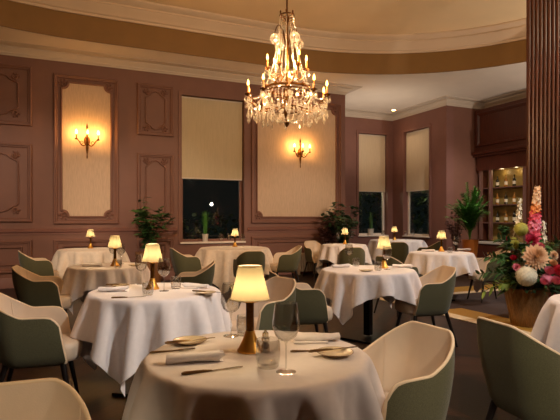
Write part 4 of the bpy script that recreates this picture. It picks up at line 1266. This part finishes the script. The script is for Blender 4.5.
def spike(base, tip, mats, n, R0, name='flower_spike', fsize=.045):
    base, tip = Vector(base), Vector(tip)
    so = MB().tube([Vector((base.x * .2, base.y * .2, .44)), base, tip], [.006, .006, .003], 6).build('flower_stalk', M['leaf'], fl)
    seg = len(mats)
    for k, m in enumerate(mats):
        m_ = MB(); m_.tube([base.lerp(tip, k / seg), base.lerp(tip, (k + 1) / seg)], [R0 * .55 * (1 - .6 * k / seg), R0 * .55 * (1 - .6 * (k + 1) / seg)], 8)
        for q in range(n // seg):
            t = (k + (q + .5) / (n // seg)) / seg; c = base.lerp(tip, t); sz = fsize * (1 - .55 * t) ; a = q * 2.4 + k
            rr = R0 * (1 - .6 * t); dr = Vector((math.cos(a), math.sin(a), .25)); p = c + dr * rr
            s = dr.cross(Vector((0, 0, 1))).normalized(); u_ = dr.cross(s).normalized()
            for j in range(5):
                b = 2 * PI * j / 5; e = (s * math.cos(b) + u_ * math.sin(b)) + dr.normalized() * .35; f_ = dr.normalized().cross(e).normalized()
                m_.add([p, p + e * sz * .6 - f_ * sz * .38, p + e * sz * 1.1, p + e * sz * .6 + f_ * sz * .38], [(0, 1, 2, 3)])
        m_.build(name, m, so, angle=0)
spike(F(531, 240, .05), F(535.5, 188, .05), [M['p_pink'], M['p_rose'], M['p_pink'], M['p_deep'], M['p_orange'], M['p_orange']], 78, .055, 'gladiolus_bloom', .06)
spike(F(517, 238, .0), F(520.5, 199, .0), [M['p_white'], M['p_white'], M['p_white']], 27, .03, 'snapdragon_bloom', .04)
spike(F(543, 252, .02), F(544, 222, .0), [M['p_white'], M['p_white']], 18, .035, 'snapdragon_bloom', .035)
spike(F(538, 268, .1), F(537, 234, .06), [M['leaf_palm'], M['leaf_palm']], 36, .04, 'green_bell_bloom', .045)
dahlia(F(523, 258, .30), .155, M['p_orange'])
dahlia(F(527, 241, .12), .085, M['p_red'], 'crimson_dahlia')
dahlia(F(542, 250, .0), .075, M['p_orange'])
mophead(F(514, 277, .31), .12, M['p_white'])
mophead(F(518, 230, .08), .085, M['p_lime'], 'guelder_rose', 110)
mophead(F(533.5, 280, .30), .07, M['p_rose'], 'pink_stock', 110)
rose(F(545, 272, .30), .085, M['p_pink']); rose(F(535.5, 272, .31), .065, M['p_rose']); rose(F(540, 282, .36), .065, M['p_rose']); rose(F(549, 281, .31), .07, M['p_pink']); rose(F(528, 283, .36), .05, M['p_rose']); dahlia(F(547, 256, .15), .06, M['p_orange']); dahlia(F(508, 268, .22), .05, M['p_rose']); rose(F(530, 247, .24), .05, M['p_rose'])
rose(F(541, 264, .27), .05, M['p_orange'])
dahlia(F(513, 245, .05), .06, M['p_lime'], 'lime_bloom'); rose(F(509, 259, .12), .045, M['p_red']); rose(F(506, 240, .0), .035, M['p_red'])
dahlia(F(518, 268, .15), .06, M['p_orange'])
# foliage
def spray(n, m, name, zlo, zhi, rlo, rhi, L, W, seed):
    r = random.Random(seed); m_ = MB()
    for q in range(n):
        a = r.uniform(0, 2 * PI); rr = r.uniform(rlo, rhi); z = r.uniform(zlo, zhi) ; rr *= 1 - .45 * max(0, (z - .6)) / .8
        p = Vector((rr * math.cos(a), rr * math.sin(a), z))
        m_.leaf(p, (math.cos(a), math.sin(a), r.uniform(-.2, .9)), L * r.uniform(.6, 1.2), W * r.uniform(.7, 1.2), r.uniform(.2, .6), 3, r.uniform(-.8, .8))
    return m_.build(name, m, fl, angle=0)
spray(300, M['leaf'], 'foliage', .44, 1.0, .05, .26, .15, .06, 1)
spray(130, M['leaf_dark'], 'dark_foliage', .42, .80, .15, .28, .17, .07, 2)
spray(50, M['leaf_lime'], 'lime_foliage', .50, 1.05, .15, .30, .10, .04, 3)
for (px0, py0, px1, py1, tw, mm) in ((512, 280, 474, 275, .1, 'leaf'), (515, 285, 478, 292, .15, 'leaf_lime'), (512, 270, 482, 258, .05, 'leaf'), (545, 285, 572, 292, .1, 'leaf_dark'), (540, 288, 562, 300, .15, 'leaf'), (520, 255, 497, 240, .0, 'leaf_dark'), (548, 262, 556, 242, .0, 'leaf')):
    p0, p1 = F(px0, py0, tw), F(px1, py1, tw + .05); m_ = MB()
    pts = [p0.lerp(p1, i / 9) + Vector((0, 0, .05 * math.sin(PI * i / 9))) for i in range(10)]
    m_.tube(pts, .004, 5); tang = (p1 - p0).normalized()
    for i in range(1, 10):
        for sd in (-1, 1):
            side = tang.cross(Vector((bxv, byv, 0))).normalized() * sd
            m_.leaf(pts[i], tang * .7 + side * .8 + Vector((bxv, byv, 0)) * fr.uniform(-.5, .5), fr.uniform(.08, .13), .045, .2, 3, fr.uniform(-.6, .6))
    m_.build('trailing_branch', M[mm], fl, angle=0)

# ---------------------------------------------------------------- radiator by the panelled wall
x, d = on_back(303, BN); rd = empty('radiator', (x + .15, BN - .16, 0)); tag(rd, 'low ribbed radiator against the panelled wall, left of the table by the tall leafy plant', 'radiator')
for i in range(8):
    MB().span((-.36 + i * .06, -.09, .07), (-.322 + i * .06, .09, .50)).build('fin', M['white'], rd, smooth=False, bevel=.012)
m_ = MB(); m_.tube([(-.36, 0, .12), (.10, 0, .12)], .018, 8); m_.tube([(-.36, 0, .46), (.10, 0, .46)], .018, 8); m_.build('pipe', M['white'], rd)
for sx in (-.34, .08):
    MB().span((sx - .02, -.05, 0), (sx + .02, .05, .09)).build('foot', M['white'], rd, smooth=False)

# ---------------------------------------------------------------- alcove downlight and added fill spots
def make_down():
    r = empty('ceiling_downlight', (0, 0, 0))
    MB().shell([(.075, 0), (.08, -.012), (.06, -.014), (.058, 0)], n=20).build('trim_ring', M['brass'], r)
    MB().lathe([(0, -.006), (.057, -.006), (.057, 0), (0, 0)], n=20).build('lens', M['downlight'], r)
    return r
def spotlight(x, y, z, energy, col, size, tx, ty, tz=.75, blend=.8, rad=.06):  # serves the alcove downlight and all the added fill spots
    l = bpy.data.lights.new('downlight_or_fill_beam', 'SPOT'); l.energy = energy; l.color = col; l.spot_size = math.radians(size); l.spot_blend = blend; l.shadow_soft_size = rad
    o = bpy.data.objects.new('downlight_or_fill_beam', l); COL.objects.link(o); o.location = (x, y, z - .02)
    o.rotation_euler = (Vector((tx, ty, tz)) - Vector((x, y, z))).to_track_quat('-Z', 'Y').to_euler()
    return o
ax1, ay1 = spot(397, 14.9); ax1 -= .12
place('down', make_down, (ax1, ay1, HC - .0005), 0, 'small lit recessed spotlight in the alcove ceiling', 'spotlight', 'ceiling spotlights')
NEUT = (1.0, .80, .62)
SOFT = (1.0, .72, .48)
spotlight(ax1, ay1, HC, 14, SOFT, 100, ax1, ay1 - .6, 0)
COOL = (1.0, .97, .95)
for (x, y, tx, ty, tz, e, c, cone) in ((-1.6, 1.0, .68, 3.9, .5, 60, NEUT, 40), (4.4, .2, 3.1, 4.6, .5, 360, COOL, 34), (9.7, 5.4, 5.9, 6.4, .5, 300, COOL, 60), (9.3, 3.0, 5.2, 4.3, .8, 260, COOL, 40),
                             (-3.6, 3.0, -.4, 10.6, 1.0, 800, NEUT, 34), (-.5, 1.2, 2.0, 10.6, .9, 800, NEUT, 28), (5.6, 1.1, 5.1, 10.6, .6, 950, NEUT, 28), (.2, -1.8, 2.2, 1.85, .55, 250, (1, .88, .74), 26), (3.2, .0, .6, 3.8, .55, 440, COOL, 26), (8.2, 7.0, 9.6, 10.2, 1.0, 260, COOL, 60), (5.5, -.6, 1.7, 2.0, .6, 300, NEUT, 46), (4.4, .4, 5.2, 4.35, .9, 420, COOL, 28)):
    spotlight(x, y, HC, e, c, cone, tx, ty, tz)  # fill spots added at ceiling height, unseen and without fixtures
# unseen uplights added to brighten the ceilings and the oval recess, no fixtures
for (x, y, z, tx, ty, tz, e, c) in ((6.5, -.6, 2.0, 7.6, 1.4, HC, 220, (1, .86, .74)), (10.6, 4.6, 2.1, 9.8, 6.6, HC, 230, (1, .88, .76)),
                                (0.0, 1.9, 4.75, .5, 6.0, HU, 105, (1, .74, .46)), (5.2, 1.9, 4.75, 4.6, 6.0, HU, 105, (1, .76, .5))):
    spotlight(x, y, z, e, c, 140, tx, ty, tz, 1.0, .07)
spotlight(-.7, -1.6, 2.7, 110, (1, .78, .52), 15, -.15, 1.5, .75)  # low fill added behind the camera for the bottom left chair
spotlight(.5, -1.6, 2.2, 90, (1, .86, .66), 22, 1.85, 1.65, .5)  # another added fill behind the camera, for the chairs at right
for (x, y, e, c, cone) in ((-.1, 1.7, 90, (1, .82, .62), 34), (1.0, 1.62, 260, (1, .72, .46), 42), (2.6, 2.2, 150, COOL, 40)):
    spotlight(x, y, HU, e, c, cone, x, y + .05, 0)  # overhead spots added above the near tables and chairs, no fixtures
spotlight(7.6, 11.0, 2.3, 60, (1, .86, .70), 140, 8.0, 11.7, HC, 1.0, .06)  # uplight added to brighten the alcove, no fixture

# ---------------------------------------------------------------- world and camera
w = bpy.data.worlds.new('night'); scene.world = w; w.use_nodes = True
bg = w.node_tree.nodes['Background']; bg.inputs['Color'].default_value = (.006, .008, .007, 1); bg.inputs['Strength'].default_value = .6
lamp_light('garden_light', (3.0, 12.1, 2.2), 6, (1, .85, .6), .1)
lamp_light('garden_light', (9.0, 13.6, 2.2), 10, (1, .9, .6), .1)
lamp_light('garden_light', (10.3, 12.2, 2.2), 5, (1, .9, .6), .1)

cam = bpy.data.cameras.new('camera'); co = bpy.data.objects.new('camera', cam); COL.objects.link(co)
co.location = (0, 0, CAMZ); co.rotation_euler = (PI / 2, 0, -YAW)
cam.sensor_width = 36; cam.sensor_fit = 'HORIZONTAL'; cam.lens = FPX / 560 * 36; cam.shift_y = (HORIZ - 210) / 560; cam.clip_end = 100
scene.camera = co
scene.view_settings.view_transform = 'Standard'; scene.view_settings.look = 'None'
scene.view_settings.exposure = 0.9; scene.view_settings.gamma = 1.0; scene.view_settings.use_curve_mapping = False
scene.cycles.max_bounces = 10; scene.cycles.transparent_max_bounces = 24
scene.cycles.sample_clamp_indirect = 4.0
